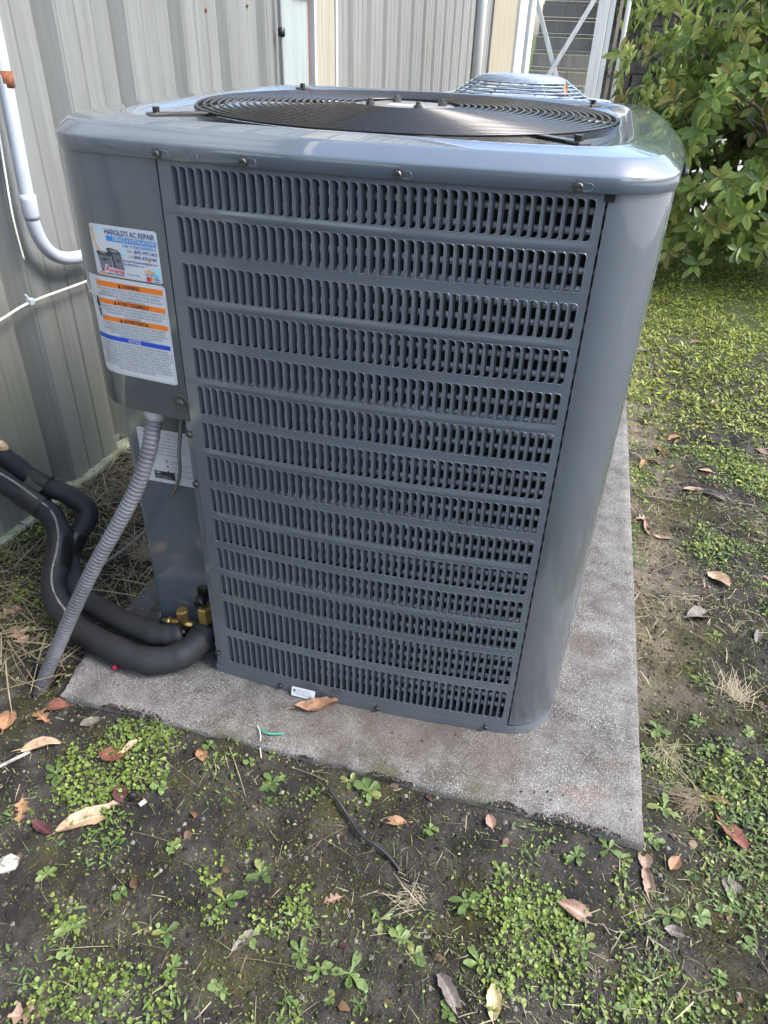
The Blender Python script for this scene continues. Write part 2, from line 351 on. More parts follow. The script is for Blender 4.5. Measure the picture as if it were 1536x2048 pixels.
for (i, j) in edge:
    x, y = padxy(i, j); nx_ = (1 if i == 60 else -1 if i == 0 else 0); ny_ = (1 if j == 120 else -1 if j == 0 else 0)
    pv.append((x + nx_*.004, y + ny_*.004, -.007)); pv.append((x + nx_*.006, y + ny_*.006, -.12))
ne = len(edge)
for k, (i, j) in enumerate(edge):
    i2, j2 = edge[(k+1) % ne]; a, b = j*61+i, j2*61+i2; c, d = b0+2*k, b0+2*((k+1) % ne)
    pf += [(a, c, d, b), (c, c+1, d+1, d)]
pad.v = pv; pad.f = pf; pad.sm = [True]*len(pf)
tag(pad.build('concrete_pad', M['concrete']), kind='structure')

drive = MB(); drive.add([(1.30, 5.9, .012), (1.75, 5.0, .008), (4.4, 4.8, .006), (4.6, -9, .006), (8.5, -9, .006), (9, 4.5, .008), (14, 11, .055), (.95, 11.5, .055)], [(0, 1, 2, 5, 6, 7), (2, 3, 4, 5)]); tag(drive.build('driveway', M['pave']), kind='structure')  # side strip lies out of view, added for its pale reflection in the post

# ---------------------------------------------------------------- metal building along the left
WD = Vector((.043, .999, 0)).normalized(); WA = Vector((-.577, .249, 0)); WN = Vector((.999, -.043, 0)).normalized(); WROT = -math.atan2(.043, .999)
def wp(y, off=0, z=0): t = (y - .249)/WD.y; p = WA + WD*t + WN*off; return (p.x, p.y, z)
building = empty('metal_building', wp(.249), label='pale grey corrugated metal building wall running behind the air conditioners', cat='building')
building.rotation_euler = (0, 0, WROT)
WH = 3.4
def panel_mesh(per):
    k = per/.3
    prof = [(-.215, 0), (-.158, 0), (-.154, -.0035), (-.146, -.0035), (-.142, 0), (-.088, 0), (-.084, -.0035), (-.076, -.0035), (-.072, 0), (-.008, 0), (-.003, -.002), (.0, -.006), (.010, -.046), (.014, -.050), (.040, -.050), (.047, -.046), (.078, -.004), (.0842, 0)]
    m = MB(); zz = [-.0, .25, .8, WH]
    m.v = [(o, y*k, z) for z in zz for y, o in prof]; n = len(prof)
    m.f = [(j*n+i, j*n+i+1, (j+1)*n+i+1, (j+1)*n+i) for j in range(len(zz)-1) for i in range(n-1)]; m.sm = [False]*len(m.f)
    return m.mesh('wall_panel')
pm = panel_mesh(.3); pm.materials.append(M['wall'])
pm2 = panel_mesh(.272); pm2.materials.append(M['wallfar'])
def wpart(me, y, off=0):
    o = bpy.data.objects.new(me.name, me); link(o, building); o.location = (off, (y-.249)/WD.y, 0); return o
for k in range(-6, 7): wpart(pm, .492 + .3*k)
for k in range(14): wpart(pm2, 2.98 + .272*k)
def bbox(name, y0, y1, o0, o1, z0, z1, mat, bev=.003):
    m = MB(); m.box((o0, (y0-.249)/WD.y, z0), (o1, (y1-.249)/WD.y, z1)); return m.build(name, mat, building, bevel=bev)
bbox('wall_core', -1.6, 6.9, -2.5, -.055, -.1, WH, M['dark'], 0)
bbox('roof', -1.8, 9.6, -3.2, .12, WH+.002, WH+.14, M['whitewood'])
for y0, y1 in ((-1.5, .33), (.335, 2.2)): bbox('sill_board', y0, y1, -.03, .022, -.075, -.002, M['sill'], .004)
bbox('base_flashing', -1.5, 2.15, -.036, -.034, -.03, .02, M['wall'], 0)
bbox('flashing_panel', 2.175, 2.455, -.04, .010, .0, 1.262, M['trimblue']); bbox('flashing_panel', 2.175, 2.455, -.04, .014, 1.265, WH, M['trimcream'])
bbox('rusty_bracket', 2.30, 2.46, .015, .034, 1.268, 1.292, M['rustm']); bbox('rusty_bracket', 2.40, 2.452, .015, .03, 1.30, 1.42, M['rustm'])
bbox('corner_trim', 2.462, 2.482, -.04, .004, 0, WH, M['rustm']); bbox('corner_trim', 2.492, 2.515, -.04, .026, 0, WH, M['whitewood'])
bbox('stained_panel', 2.517, 2.80, -.04, .006, 0, WH, M['trimcream']); bbox('corner_trim', 2.778, 2.80, .006, .016, 0, WH, M['whitewood'])
m = MB(); m.tube([(.035, (5.95-.249)/WD.y, 0), (.035, (5.95-.249)/WD.y, WH)], .045, 12); m.build('downspout', M['whitewood'], building)
bbox('corner_trim', 6.60, 6.68, -.04, .02, 0, WH, M['greywood']); bbox('stained_panel', 6.70, 7.95, -.04, .0, 0, WH, M['trimyel'])
for a, b, c in ((7.96, 8.12, .03), (8.16, 8.6, .01), (8.64, 8.85, .05), (8.9, 9.3, .0)): bbox('corner_trim', a, b, -.3, c, 0, WH, M['whitewood'])
bbox('wall_core', 6.905, 9.3, -2.5, -.301, -.1, WH, M['greywood'], 0)
# rivets along the ribs
rv = MB(); rv.lathe([(.0055, 0), (.005, .003), (.0, .004)], n=8, axis='x'); rvm = rv.mesh('rivet'); rvm.materials.append(M['rustm'])
for y, z in ((1.02, 1.235), (.72, 1.28), (1.62, 1.20), (.40, .9), (1.92, 1.22)):
    o = bpy.data.objects.new('rivet', rvm); link(o, building); o.location = (.0, (y-.249)/WD.y, z)

# thin conduit with a clamp standing in front of the wall
t = empty('thin_pipe', wp(2.14, .03), label='thin green-grey pipe with a dark clamp standing against the metal wall', cat='pipe')
m = MB(); m.tube([(0, 0, 0), (0, 0, 2.6)], .0075, 8); m.build('pipe', M['trimblue'], t); m = MB(); m.lathe([(.0076, -.016), (.014, -.013), (.014, .013), (.0076, .016)], (0, 0, 1.142), 10); m.build('clamp', M['black'], t)

# ---------------------------------------------------------------- staircase with X brace at the far end of the building
st = empty('staircase', (.06, 9.9, 0), label='weathered wooden staircase with white posts and crossed white braces beyond the building', cat='staircase')
def sp(name, p, q, w_, h_, mat): m = MB(); m.bar(p, q, w_, h_, (0, 1, 0)); return m.build(name, mat, st, bevel=.004)
for k in range(13): m = MB(); m.box((-.36, -.1+.22*k, -.03+.19*k), (.40, .0+.22*k+.2, .005+.19*k)); m.build('tread', M['greywood'], st, bevel=.004)
for k in range(13): m = MB(); m.box((-.36, .0+.22*k, .01+.19*k), (.40, .022+.22*k, .152+.19*k)); m.build('riser', M['greywood'], st, bevel=.003)
sp('post', (.50, -.2, -.05), (.50, -.2, 3.2), .13, .11, M['whitewood']); sp('post', (.60, -.1, -.05), (.60, -.1, 3.2), .06, .08, M['whitewood'])
sp('post', (-.36, -.2, -.05), (-.36, -.2, 3.2), .07, .07, M['whitewood'])
sp('brace', (-.40, -.27, 1.72), (.42, -.27, -.05), .052, .03, M['whitewood']); sp('brace', (.45, -.30, 1.62), (-.38, -.30, .05), .052, .03, M['whitewood'])
dp = empty('drain_downpipe', (.84, 9.75, 0), label='slim white downpipe standing right of the staircase posts', cat='pipe')
m = MB(); m.tube([(0, 0, -.05), (.0, 0, 3.2)], .028, 10); m.build('pipe', M['whitewood'], dp); m = MB(); m.tube([(-.09, 0, -.05), (-.07, 0, 3.2)], .02, 8); m.build('pipe', M['greywood'], dp)
m = MB(); m.box((-.12, -.03, .72), (.035, .03, .75)); m.build('pipe_strap', M['zinc'], dp)
sw = empty('stone_wall', (1.9, 10.9, 0), label='old dark stone wall overgrown with vines behind the shrub', cat='wall')
bm_ = MB(); bm_.box((-.5, -.05, -.06), (.5, .05, .06)); 
stm = [];
for i in range(4):
    b_ = MB(); L = (.42, .5, .36, .46)[i]
    pts = []
    b_.box((-L/2, -.07, -.085), (L/2, .09, .085)); me = b_.mesh('stone'); me.materials.append(M['brick']); stm.append((L, me))
core = MB(); core.box((-1.4, .05, 0), (3.4, .3, 3.4)); core.build('mortar_core', M['dark'], sw)
for r_ in range(18):
    x = -1.38 + (.1 if r_ % 2 else 0)
    while x < 1.2:
        L, me = random.choice(stm); o = bpy.data.objects.new('stone', me); link(o, sw); o.location = (x+L/2, -.02+random.uniform(-.02, .03), .1+.18*r_); o.rotation_euler = (random.uniform(-.05, .05), 0, random.uniform(-.04, .04)); x += L+.015

# fast instanced mesh -------------------------------------------------------------
def inst_mesh(name, tv, tf, mats3, locs, mat, tint=None, smooth=True):
    """tv (k,3) template verts, tf (m,q) faces, mats3 (n,3,3), locs (n,3) -> one mesh"""
    tv = np.asarray(tv, float); tf = np.asarray(tf, int); n = len(locs); k = len(tv); q = tf.shape[1]
    V = np.einsum('nij,kj->nki', mats3, tv) + np.asarray(locs)[:, None, :]
    F = (tf[None] + (np.arange(n)*k)[:, None, None]).reshape(-1)
    me = bpy.data.meshes.new(name); me.vertices.add(n*k); me.vertices.foreach_set('co', V.reshape(-1).astype(np.float32))
    nf = n*len(tf); me.loops.add(nf*q); me.loops.foreach_set('vertex_index', F.astype(np.int32)); me.polygons.add(nf)
    me.polygons.foreach_set('loop_start', (np.arange(nf)*q).astype(np.int32)); me.polygons.foreach_set('use_smooth', np.full(nf, smooth))
    me.update(calc_edges=True)
    a = me.attributes.new('tint', 'FLOAT', 'POINT'); t_ = np.repeat(tint if tint is not None else rng.random(n), k); a.data.foreach_set('value', t_.astype(np.float32))
    me.materials.append(mat); return me
def rotm(rz, tilt, rx=None):
    """n rotation matrices: z-rotation * x-tilt (y axis of the leaf lifts by tilt)"""
    rz = np.asarray(rz); t_ = np.asarray(tilt); c, s = np.cos(rz), np.sin(rz); ct, st_ = np.cos(t_), np.sin(t_)
    Z = np.zeros((len(rz), 3, 3)); Z[:, 0, 0] = c; Z[:, 0, 1] = -s; Z[:, 1, 0] = s; Z[:, 1, 1] = c; Z[:, 2, 2] = 1
    X = np.zeros_like(Z); X[:, 0, 0] = 1; X[:, 1, 1] = ct; X[:, 1, 2] = -st_; X[:, 2, 1] = st_; X[:, 2, 2] = ct
    if rx is not None:
        Y = np.zeros_like(Z); cy, sy = np.cos(rx), np.sin(rx); Y[:, 0, 0] = cy; Y[:, 0, 2] = sy; Y[:, 1, 1] = 1; Y[:, 2, 0] = -sy; Y[:, 2, 2] = cy
        X = np.einsum('nij,njk->nik', X, Y)
    return np.einsum('nij,njk->nik', Z, X)
def leaf_t(ws=(.0, .36, .5, .42, .0), ys_=(0, .25, .5, .75, 1), fold=.12, bend=.15, wav=0):
    """leaf along +y, length 1, half-width list"""
    v = []; f = []
    for i, (w_, y) in enumerate(zip(ws, ys_)):
        z = -bend*y*y + wav*math.sin(i*2.3)
        v += [(-w_, y, z + fold*w_), (0, y, z), (w_, y, z + fold*w_)]
    for i in range(len(ws)-1): f += [(3*i, 3*i+1, 3*i+4, 3*i+3), (3*i+1, 3*i+2, 3*i+5, 3*i+4)]
    return v, f

# ================================================================ THE AIR CONDITIONER
AW, BOW, RC = .902, .0258, .08
ZB, ZC, ZT = .021, 1.0145, 1.0536
XL, XR = .207, .8205
def yb(x): return -BOW*(1 - ((x - AW/2)/(AW/2 - .06))**2)
def dyb(x): return BOW*2*(x - AW/2)/(AW/2 - .06)**2
def outline(nside=40, ncor=14):
    """closed bowed rounded square, counter-clockwise seen from above, starting at the front left"""
    one = [(x, yb(x)) for x in np.linspace(RC, AW-RC, nside)]
    p0 = Vector((AW-RC, yb(AW-RC))); d0 = Vector((1, dyb(AW-RC))).normalized(); p3 = Vector((AW-yb(RC), RC)); d3 = Vector((-dyb(RC), 1)).normalized(); h = .50*RC
    for k in range(1, ncor):
        t_ = k/ncor; q = (1-t_)**3*p0 + 3*(1-t_)**2*t_*(p0+d0*h) + 3*(1-t_)*t_**2*(p3-d3*h) + t_**3*p3; one.append((q.x, q.y))
    c = AW/2; out = []
    for r_ in range(4):
        ca, sa = (1, 0, -1, 0)[r_], (0, 1, 0, -1)[r_]
        out += [(c+(x-c)*ca-(y-c)*sa, c+(x-c)*sa+(y-c)*ca) for x, y in one]
    return out
OUT = outline(); NO = len(OUT)
NRM = []
for i in range(NO):
    a = Vector(OUT[i-1]); b = Vector(OUT[(i+1) % NO]); t_ = (b-a).normalized(); NRM.append((t_.y, -t_.x))
CUM = [0.0]
for i in range(1, NO): CUM.append(CUM[-1] + (Vector(OUT[i])-Vector(OUT[i-1])).length)
PER = CUM[-1] + (Vector(OUT[0])-Vector(OUT[-1])).length
def onout(s, off=0.0):
    """point on the outline at arc length s (0 at front left x=RC), pushed outward by off"""
    s %= PER; i = int(np.searchsorted(CUM, s, 'right')) - 1; j = (i+1) % NO; L = (CUM[j] if j else PER) - CUM[i]; t_ = (s-CUM[i])/L
    x = OUT[i][0]*(1-t_)+OUT[j][0]*t_; y = OUT[i][1]*(1-t_)+OUT[j][1]*t_; nx_ = NRM[i][0]*(1-t_)+NRM[j][0]*t_; ny_ = NRM[i][1]*(1-t_)+NRM[j][1]*t_
    return x+nx_*off, y+ny_*off
def sx(x): return float(np.interp(x, [OUT[i][0] for i in range(40)], CUM[:40])) if x >= RC else -(RC-x)*1.0
ac = empty('air_conditioner', (0, 0, 0), label='large new blue-grey air conditioner unit with louvered front and two stickers', cat='air conditioner')
def front(x, z, off=0.0):
    n = Vector((dyb(x), -1)).normalized(); return (x + n.x*off, yb(x) + n.y*off, z)
def rot4(k):
    c = AW/2; ca, sa = (1, 0, -1, 0)[k], (0, 1, 0, -1)[k]
    return lambda p: (c+(p[0]-c)*ca-(p[1]-c)*sa, c+(p[0]-c)*sa+(p[1]-c)*ca, p[2])
PIT = .01328; WEB = .0018
ROWS = [(1.0076-.0662*i, 1.0076-.0662*i-.0520) for i in range(12)] + [(.2125, .1352), (.1180, .0402)]
BL = [(0, -.0004), (.0007, .0010), (.0019, .0036), (.0034, .0068), (.0050, .0105)]
def blade_geo(h):
    v = []; n = len(BL)
    for i, (x, d) in enumerate(BL):
        cut = .0006 + .0030*(i/(n-1))**2
        v += [(x, d, -h/2+cut), (x, d, h/2-cut)]
    for i, (x, d) in enumerate(reversed(BL)):
        cut = .0006 + .0030*((n-1-i)/(n-1))**2
        v += [(x+.0007, d-.0003*(i == n-1) , -h/2+cut), (x+.0007, d, h/2-cut)]
    m_ = 2*n
    f = [(2*i, 2*((i+1) % m_), 2*((i+1) % m_)+1, 2*i+1) for i in range(m_)]
    f += [tuple(2*i+1 for i in range(m_)), tuple(2*i for i in reversed(range(m_)))]
    return v, f
def louver_panel(name, x0, x1, s0, ns, tf, zlo=ZB, zhi=ZC+.004):
    """sheet with punched slots"""
    m = MB(); st_ = [x0] + [q for i in range(ns) for q in (s0+i*PIT, s0+(i+1)*PIT-WEB)] + [x1]
    def strip(za, zb_, bead):
        zz = [za, za+(zb_-za)*.25, za+(zb_-za)*.5, za+(zb_-za)*.75, zb_] if bead else [za, zb_]
        oo = [0, .0007, .0012, .0007, 0] if bead else [0, 0]
        fade = lambda i: 0 if i in (0, 1, len(st_)-1, len(st_)-2) else 1
        v = [tf(front(x, z, o*fade(i))) for z, o in zip(zz, oo) for i, x in enumerate(st_)]; n = len(st_)
        m.add(v, [(j*n+i, j*n+i+1, (j+1)*n+i+1, (j+1)*n+i) for j in range(len(zz)-1) for i in range(n-1)], True)
    edges = [zhi] + [q for r_ in ROWS for q in r_] + [zlo]
    for k in range(0, len(edges), 2): strip(edges[k+1], edges[k], k//2 in (1, 3, 5, 7, 9, 11))
    rr = .0052
    for (zt_, zb_) in ROWS:
        m.add([tf(front(x, z)) for x, z in ((x0, zb_), (s0, zb_), (s0, zt_), (x0, zt_))], [(0, 1, 2, 3)])
        for i in range(ns):
            a = s0+i*PIT; b = a+PIT-WEB; c = s0+(i+1)*PIT if i < ns-1 else x1
            m.add([tf(front(x, z)) for x, z in ((b, zb_), (c, zb_), (c, zt_), (b, zt_))], [(0, 1, 2, 3)])
            arc = [(b-rr+rr*math.sin(t_), zt_-rr+rr*math.cos(t_)) for t_ in (0, .52, 1.05, 1.571)]; arcb = [(x, zt_+zb_-z) for x, z in arc]
            m.add([tf(front(x, z)) for x, z in [(b, zt_)]+arc], [(0, q+1, q) for q in range(1, 4)][::-1])
            m.add([tf(front(x, z)) for x, z in [(b, zb_)]+arcb], [(0, q, q+1) for q in range(1, 4)])
            loop = [(a, zt_)] + arc + arcb[::-1] + [(a, zb_)]; n = len(loop)
            cx_, cz_ = (a+b)/2, (zt_+zb_)/2
            def ring(off, ins): return [tf(front(x + (cx_-x)/max(1e-6, abs(cx_-x))*ins*min(1, abs(cx_-x)/.002), z + (cz_-z)/abs(cz_-z)*ins, off)) for x, z in loop]
            v = ring(0, -.0004) + ring(.0006, .0) + ring(.0002, .0006) + ring(-.0026, .0008)
            m.add(v, [(r_*n+q, r_*n+(q+1) % n, (r_+1)*n+(q+1) % n, (r_+1)*n+q) for r_ in range(3) for q in range(n-1)], True)
    return m.build(name, M['paint'], ac)
S0, NS = .2272, 44
fp = louver_panel('louver_panel', XL, XR, S0, NS, rot4(0))
bm = {}
for r_ in (0, 12):
    h = ROWS[r_][0]-ROWS[r_][1]; v, f = blade_geo(h); q = MB(); q.add(v, f); me = q.mesh('louver_blade'); me.materials.append(M['blade']); bm[r_] = (me, v, f)
rest = MB()
for r_, (zt_, zb_) in enumerate(ROWS):
    me, v, f = bm[12 if r_ >= 12 else 0]
    for i in range(NS):
        x = S0+i*PIT; loc = Vector(front(x, (zt_+zb_)/2, -.0004)); rz = math.atan(dyb(x))
        if r_ < 6 or (r_ == 12 and i < 36):
            o = bpy.data.objects.new('louver_blade', me); link(o, fp); o.location = loc; o.rotation_euler = (0, 0, rz)
        else:
            mt = Matrix.Translation(loc) @ Matrix.Rotation(rz, 4, 'Z'); rest.add([mt @ Vector(p) for p in v], f)
tag(rest.build('louver_blades', M['blade'], fp), kind='stuff')
for k in (1, 2, 3):
    tf = rot4(k); n_ = 53; s0 = RC+.02 if k != 3 else RC+.02
    if k == 3: n_ = 42
    sp_ = louver_panel('louver_panel', RC+.0015, AW-RC-.0015 if k != 3 else AW-RC-.14, s0, n_, tf)
    q = MB()
    for r_, (zt_, zb_) in enumerate(ROWS):
        me, v, f = bm[12 if r_ >= 12 else 0]
        for i in range(n_):
            x = s0+i*PIT; mt = Matrix.Translation(Vector(front(x, (zt_+zb_)/2, -.0004))) @ Matrix.Rotation(math.atan(dyb(x)), 4, 'Z'); q.add([tf(mt @ Vector(p)) for p in v], f)
    tag(q.build('louver_blades', M['blade'], sp_), kind='stuff')
# corner posts (front right, back right, back left)
for k in range(3):
    m = MB(); i0 = 54*k - 0 if False else (53*k + 39); idx = [(i0 + i) % NO for i in range(16)]
    s_a = CUM[i0 % NO] + .0015; pts = []
    s_b = (CUM[(i0+15) % NO] if (i0+15) % NO else PER) - .0015
    for t_ in np.linspace(s_a, s_b, 22): pts.append(t_)
    v = []
    rows_ = [(-.012, ZB+.003), (-.0015, ZB+.003), (0, ZB+.0045), (0, ZC+.004)]
    for off, z in rows_:
        for t_ in pts:
            x, y = onout(t_, off); v.append((x, y, z))
    # folded-in side edges
    n = len(pts); m.add(v, [(j*n+i, j*n+i+1, (j+1)*n+i+1, (j+1)*n+i) for j in range(len(rows_)-1) for i in range(n-1)], True)
    for e in (0, n-1):
        a0 = onout(pts[e], 0); a1 = onout(pts[e], -.012); q = [(a0[0], a0[1], ZB+.0045), (a1[0], a1[1], ZB+.0045), (a1[0], a1[1], ZC+.004), (a0[0], a0[1], ZC+.004)]; m.add(q, [(0, 1, 2, 3)])
    m.build('corner_post', M['paint'], ac)
m = MB(); x_, y_, _ = front(.8225, 1); m.box((x_-.0085, y_-.0006, 1.0052), (x_+.0085, y_+.006, 1.0142)); m.build('dark_notch', M['black'], ac)  # black box put in for the dark notch at the seam top
# control cover wrapping the front left corner
CZ = .606
s_end = sx(.2045); svals = list(np.linspace(-.245, s_end, 60))
m = MB(); rows_ = [(-.004, CZ), (-.0008, CZ), (.0004, CZ+.0015), (.0004, ZC+.004)]; v = []
for off, z in rows_: v += [(*onout(t_, off), z) for t_ in svals]
n = len(svals); m.add(v, [(j*n+i, j*n+i+1, (j+1)*n+i+1, (j+1)*n+i) for j in range(3) for i in range(n-1)], True)
a0 = onout(svals[-1], .0004); m.add([(a0[0], a0[1], CZ+.0015), (a0[0], a0[1]+.014, CZ+.0015), (a0[0], a0[1]+.014, ZC), (a0[0], a0[1], ZC)], [(0, 1, 2, 3)])
bot = [(*onout(t_, -.004), CZ) for t_ in svals] + [(.2045, .057, CZ), (.024, .057, CZ), (.024, .18, CZ)]
m.add(bot, [tuple(reversed(range(len(bot))))])
cover = m.build('control_cover', M['paint'], ac)
# left flange of the louver panel, recessed service panel behind it
m = MB(); fl = []
for x, y in ((XL+.0005, yb(XL)+.002), (.1955, yb(XL)+.0035), (.1945, yb(XL)+.0045), (.1945, .0585)): fl.append((x, y))
v = [(x, y, z) for z in (ZB, CZ+.0) for x, y in fl]; n = 4
m.add(v, [(i+1, i, n+i, n+i+1) for i in range(3)]); m.build('panel_flange', M['paint'], ac)
m = MB(); m.add([(x, y, z) for z in (ZB-.01, CZ+.02) for x, y in ((.1944, .0580), (.030, .0580), (.0225, .0605), (.021, .066), (.0085, .14), (.002, .16))], [(i+1, i, 6+i, 7+i) for i in range(5)]); m.build('service_panel', M['paint'], ac)
# base pan
m = MB(); bo = [onout(t_, .0006) for t_ in np.linspace(sx(.193), PER - .135, 220)] + [(.015, .062), (.022, .052), (.19, .052)]
n = len(bo); zz = [0.0, ZB-.003, ZB-.0005]; v = [(x, y, z) for z in zz for x, y in bo]
m.add(v, [(j*n+i, j*n+(i+1) % n, (j+1)*n+(i+1) % n, (j+1)*n+i) for j in range(2) for i in range(n)], False); m.add([(x, y, ZB-.0005) for x, y in bo], [tuple(range(n))]); m.build('base_pan', M['paint'], ac)
m = MB(); m.add([(.015, .064, ZB), (.03, .045, ZB-.004), (.19, .040, ZB-.004), (.19, .057, ZB), (.015, .064, ZB+.016), (.02, .058, ZB+.016)], [(0, 1, 2, 3), (0, 4, 5, 1)]); m.build('base_lip', M['paint'], ac)
# coil with tubes
m = MB(); cs = [t_ for t_ in np.linspace(sx(.215), PER - .26, 160)]; v = [(*onout(t_, -.034), z) for z in (ZB+.002, ZC-.002) for t_ in cs]; n = len(cs)
m.add(v, [(i, i+1, n+i+1, n+i) for i in range(n-1)], True); coil = m.build('coil', M['coil'], ac)
ct = MB(); cts = list(np.linspace(sx(.215), PER - .27, 90)); ct.tube([(*onout(t_, -.0300), 0) for t_ in cts], .0048, 6, False); ctm = ct.mesh('coil_tube'); ctm.materials.append(M['tubecu'])
for k in range(38):
    o = bpy.data.objects.new('coil_tube', ctm); link(o, coil); o.location = (0, 0, .048+.0254*k)
# interior walls & floor of the cabinet (dark)
m = MB(); m.add([(*onout(t_, -.06), z) for z in (ZB, ZC) for t_ in np.linspace(sx(.23), PER-.30, 80)], [(i, i+1, 81+i, 80+i) for i in range(79)]); m.build('inner_shell', M['dark'], ac)
m = MB(); m.box((.06, .08, ZB), (.84, .84, ZB+.004)); m.build('inner_floor', M['dark'], ac)
# top cap
TH = [math.atan2(y-AW/2, x-AW/2) for x, y in OUT]
def se(a_, n_): return [(AW/2 + a_*math.copysign(abs(math.cos(t_))**1, math.cos(t_))/(abs(math.cos(t_))**n_+abs(math.sin(t_))**n_)**(1/n_), AW/2 + a_*math.sin(t_)/(abs(math.cos(t_))**n_+abs(math.sin(t_))**n_)**(1/n_)) for t_ in TH]
def offr(o): return [(x+nx_*o, y+ny_*o) for (x, y), (nx_, ny_) in zip(OUT, NRM)]
rings = [(offr(-.006), ZC+.001), (offr(.0035), ZC), (offr(.0045), ZC+.001), (offr(.0045), ZC+.0185), (offr(.0038), ZC+.0205), (offr(.0022), ZC+.0225), (offr(-.0145), ZT-.0035), (offr(-.018), ZT-.0012), (offr(-.0225), ZT),
         (se(.407, 6.5), ZT+.0008), (se(.4035, 6.5), ZT+.0024), (se(.399, 6.5), ZT+.0034), (se(.3945, 6.5), ZT+.0022), (se(.389, 6.3), ZT-.0035), (se(.384, 6.2), ZT-.0085), (se(.378, 6), ZT-.0095),
         (se(.376, 2.4), ZT-.0105), (se(.362, 2), ZT-.0095), (se(.356, 2), ZT-.007), (se(.351, 2), ZT-.0095), (se(.349, 2), ZT-.10)]
m = MB(); v = [(x, y, z) for rg, z in rings for x, y in rg]
m.add(v, [(j*NO+i, j*NO+(i+1) % NO, (j+1)*NO+(i+1) % NO, (j+1)*NO+i) for j in range(len(rings)-1) for i in range(NO)], True); cap = m.build('top_cap', M['cap'], ac)
# fan guard
gd = MB()
CX = CY = AW/2
def torus(r_, z, wr, n=72, k=6): return [(CX+r_*math.cos(2*math.pi*i/n), CY+r_*math.sin(2*math.pi*i/n), z) for i in range(n)]
for s_ in range(4):
    a = R(45+90*s_); gd.tube([(CX+r_*math.cos(a), CY+r_*math.sin(a), 1.0555+.007*(1-(r_/.372)**2)-.0046) for r_ in (.085, .18, .28, .375)], .0026, 6)
    a = R(90*s_); gd.tube([(CX+r_*math.cos(a), CY+r_*math.sin(a), 1.0555+.007*(1-(r_/.372)**2)-.0046) for r_ in (.085, .18, .28, .372)], .0024, 6)
guard = gd.build('fan_guard', M['guard'], ac)
for k in range(23):
    r_ = .372 - .01235*k; q = MB(); q.tube(torus(r_, 1.0555+.007*(1-(r_/.372)**2), 0), .0023, 6, False, True); q.build('guard_ring', M['guard'], guard)
for dz in (.010, .020): q = MB(); q.tube(torus(.374, 1.0555-dz, 0), .0023, 6, False, True); q.build('guard_ring', M['guard'], guard)
q = MB(); q.lathe([(.3765, 1.030), (.3765, 1.053)], (CX, CY, 0), 72); q.build('guard_shadow_band', M['guard'], guard)  # black band stands in for the shadow gap under the outer ring
for s_ in range(4):
    a = R(45+90*s_); p = Vector((CX+.37*math.cos(a), CY+.37*math.sin(a), 1.0525)); q_ = Vector((CX+.462*math.cos(a), CY+.462*math.sin(a), 1.0535)); d = (q_-p).normalized()
    q = MB(); q.bar(p, q_, .017, .006); q.bar(q_-d*.022, q_+d*.006, .024, .0045); lug = q.build('guard_lug', M['guard'], guard, bevel=.0012)
    q = MB(); q.lathe([(.0, .009), (.0062, .009), (.0062, .001), (.0085, .0005)], (q_-d*.008)+Vector((0, 0, .0015)), 6, False); q.build('guard_bolt', M['guard'], guard)
# motor plate, motor, fan blades
q = MB(); q.lathe([(0, 1.0595), (.088, 1.0595), (.0905, 1.058), (.0905, 1.054)], (CX, CY, 0), 40); plate = q.build('motor_plate', M['motor'], ac)
q = MB(); q.box((CX-.032, CY-.016, 1.0597), (CX+.03, CY+.014, 1.0603)); q.build('plate_label', M['white'], plate)
for a in (30, 120, 210, 300):
    q = MB(); c = (CX+.068*math.cos(R(a)), CY+.068*math.sin(R(a)), 1.0597); q.lathe([(.0085, 0), (.0085, .006), (.0045, .006), (.0045, .011), (0, .011)], c, 8, False); q.build('bolt', M['zinc'], plate)
q = MB(); q.lathe([(0, .87), (.07, .87), (.085, .88), (.085, 1.045), (.06, 1.053), (0, 1.053)], (CX, CY, 0), 24); q.build('motor', M['black'], ac)
fan = MB(); fan.lathe([(.05, .85), (.05, .90), (0, .90)], (CX, CY, 0), 16); fan = fan.build('fan', M['alu'], ac)
for s_ in range(3):
    q = MB(); v = []; a0 = R(20+120*s_)
    for i in range(8):
        r_ = .05+.285*i/7
        for j in range(7):
            a = a0 + (j/6-.5)*R(78)*(.75+.25*i/7); v.append((CX+r_*math.cos(a), CY+r_*math.sin(a), .905+.05*(j/6-.5)-.012*(i/7)))
    q.add(v, [(i*7+j, i*7+j+1, (i+1)*7+j+1, (i+1)*7+j) for i in range(7) for j in range(6)], True); q.build('fan_blade', M['alu'], fan)
q = MB(); q.lathe([(.0, .80), (.44, .80)], (CX, CY, 0), 24); q.build('inner_deck', M['dark'], ac)
# screws
def screw(parent, p, nrm=(0, -1, 0), r_=.0052):
    q = MB(); q.lathe([(r_*1.45, 0), (r_*1.45, .0012), (r_, .0013), (r_, .0046), (r_*.86, .0054), (0, .0054)], n=12, smooth=False)
    o = q.build('screw', M['zinc'], parent); o.location = p; o.rotation_euler = Vector(nrm).to_track_quat('Z', 'Y').to_euler()
    s_ = MB(); s_.box((-r_*.8, -.0008, .0053), (r_*.8, .0008, .0058)); k = s_.build('screw_slot', M['black'], parent); k.location = o.location; k.rotation_euler = o.rotation_euler
def fn(x): n = Vector((dyb(x), -1, 0)).normalized(); return n
for x in (.212, .345, .558, .784): screw(cap, front(x, 1.0215, .0044), fn(x))
for x in (.221, .267, .354, .567, .793):
    q = MB(); pts = []
    for k in range(20):
        a = 2*math.pi*k/20; pts.append(front(x + (.004 if math.cos(a) > 0 else -.004) + .0045*math.cos(a), 1.0215+.0045*math.sin(a), .0047))
    q.tube(pts, .0006, 5, False, True); q.build('slot_rim', M['paint'], cap)
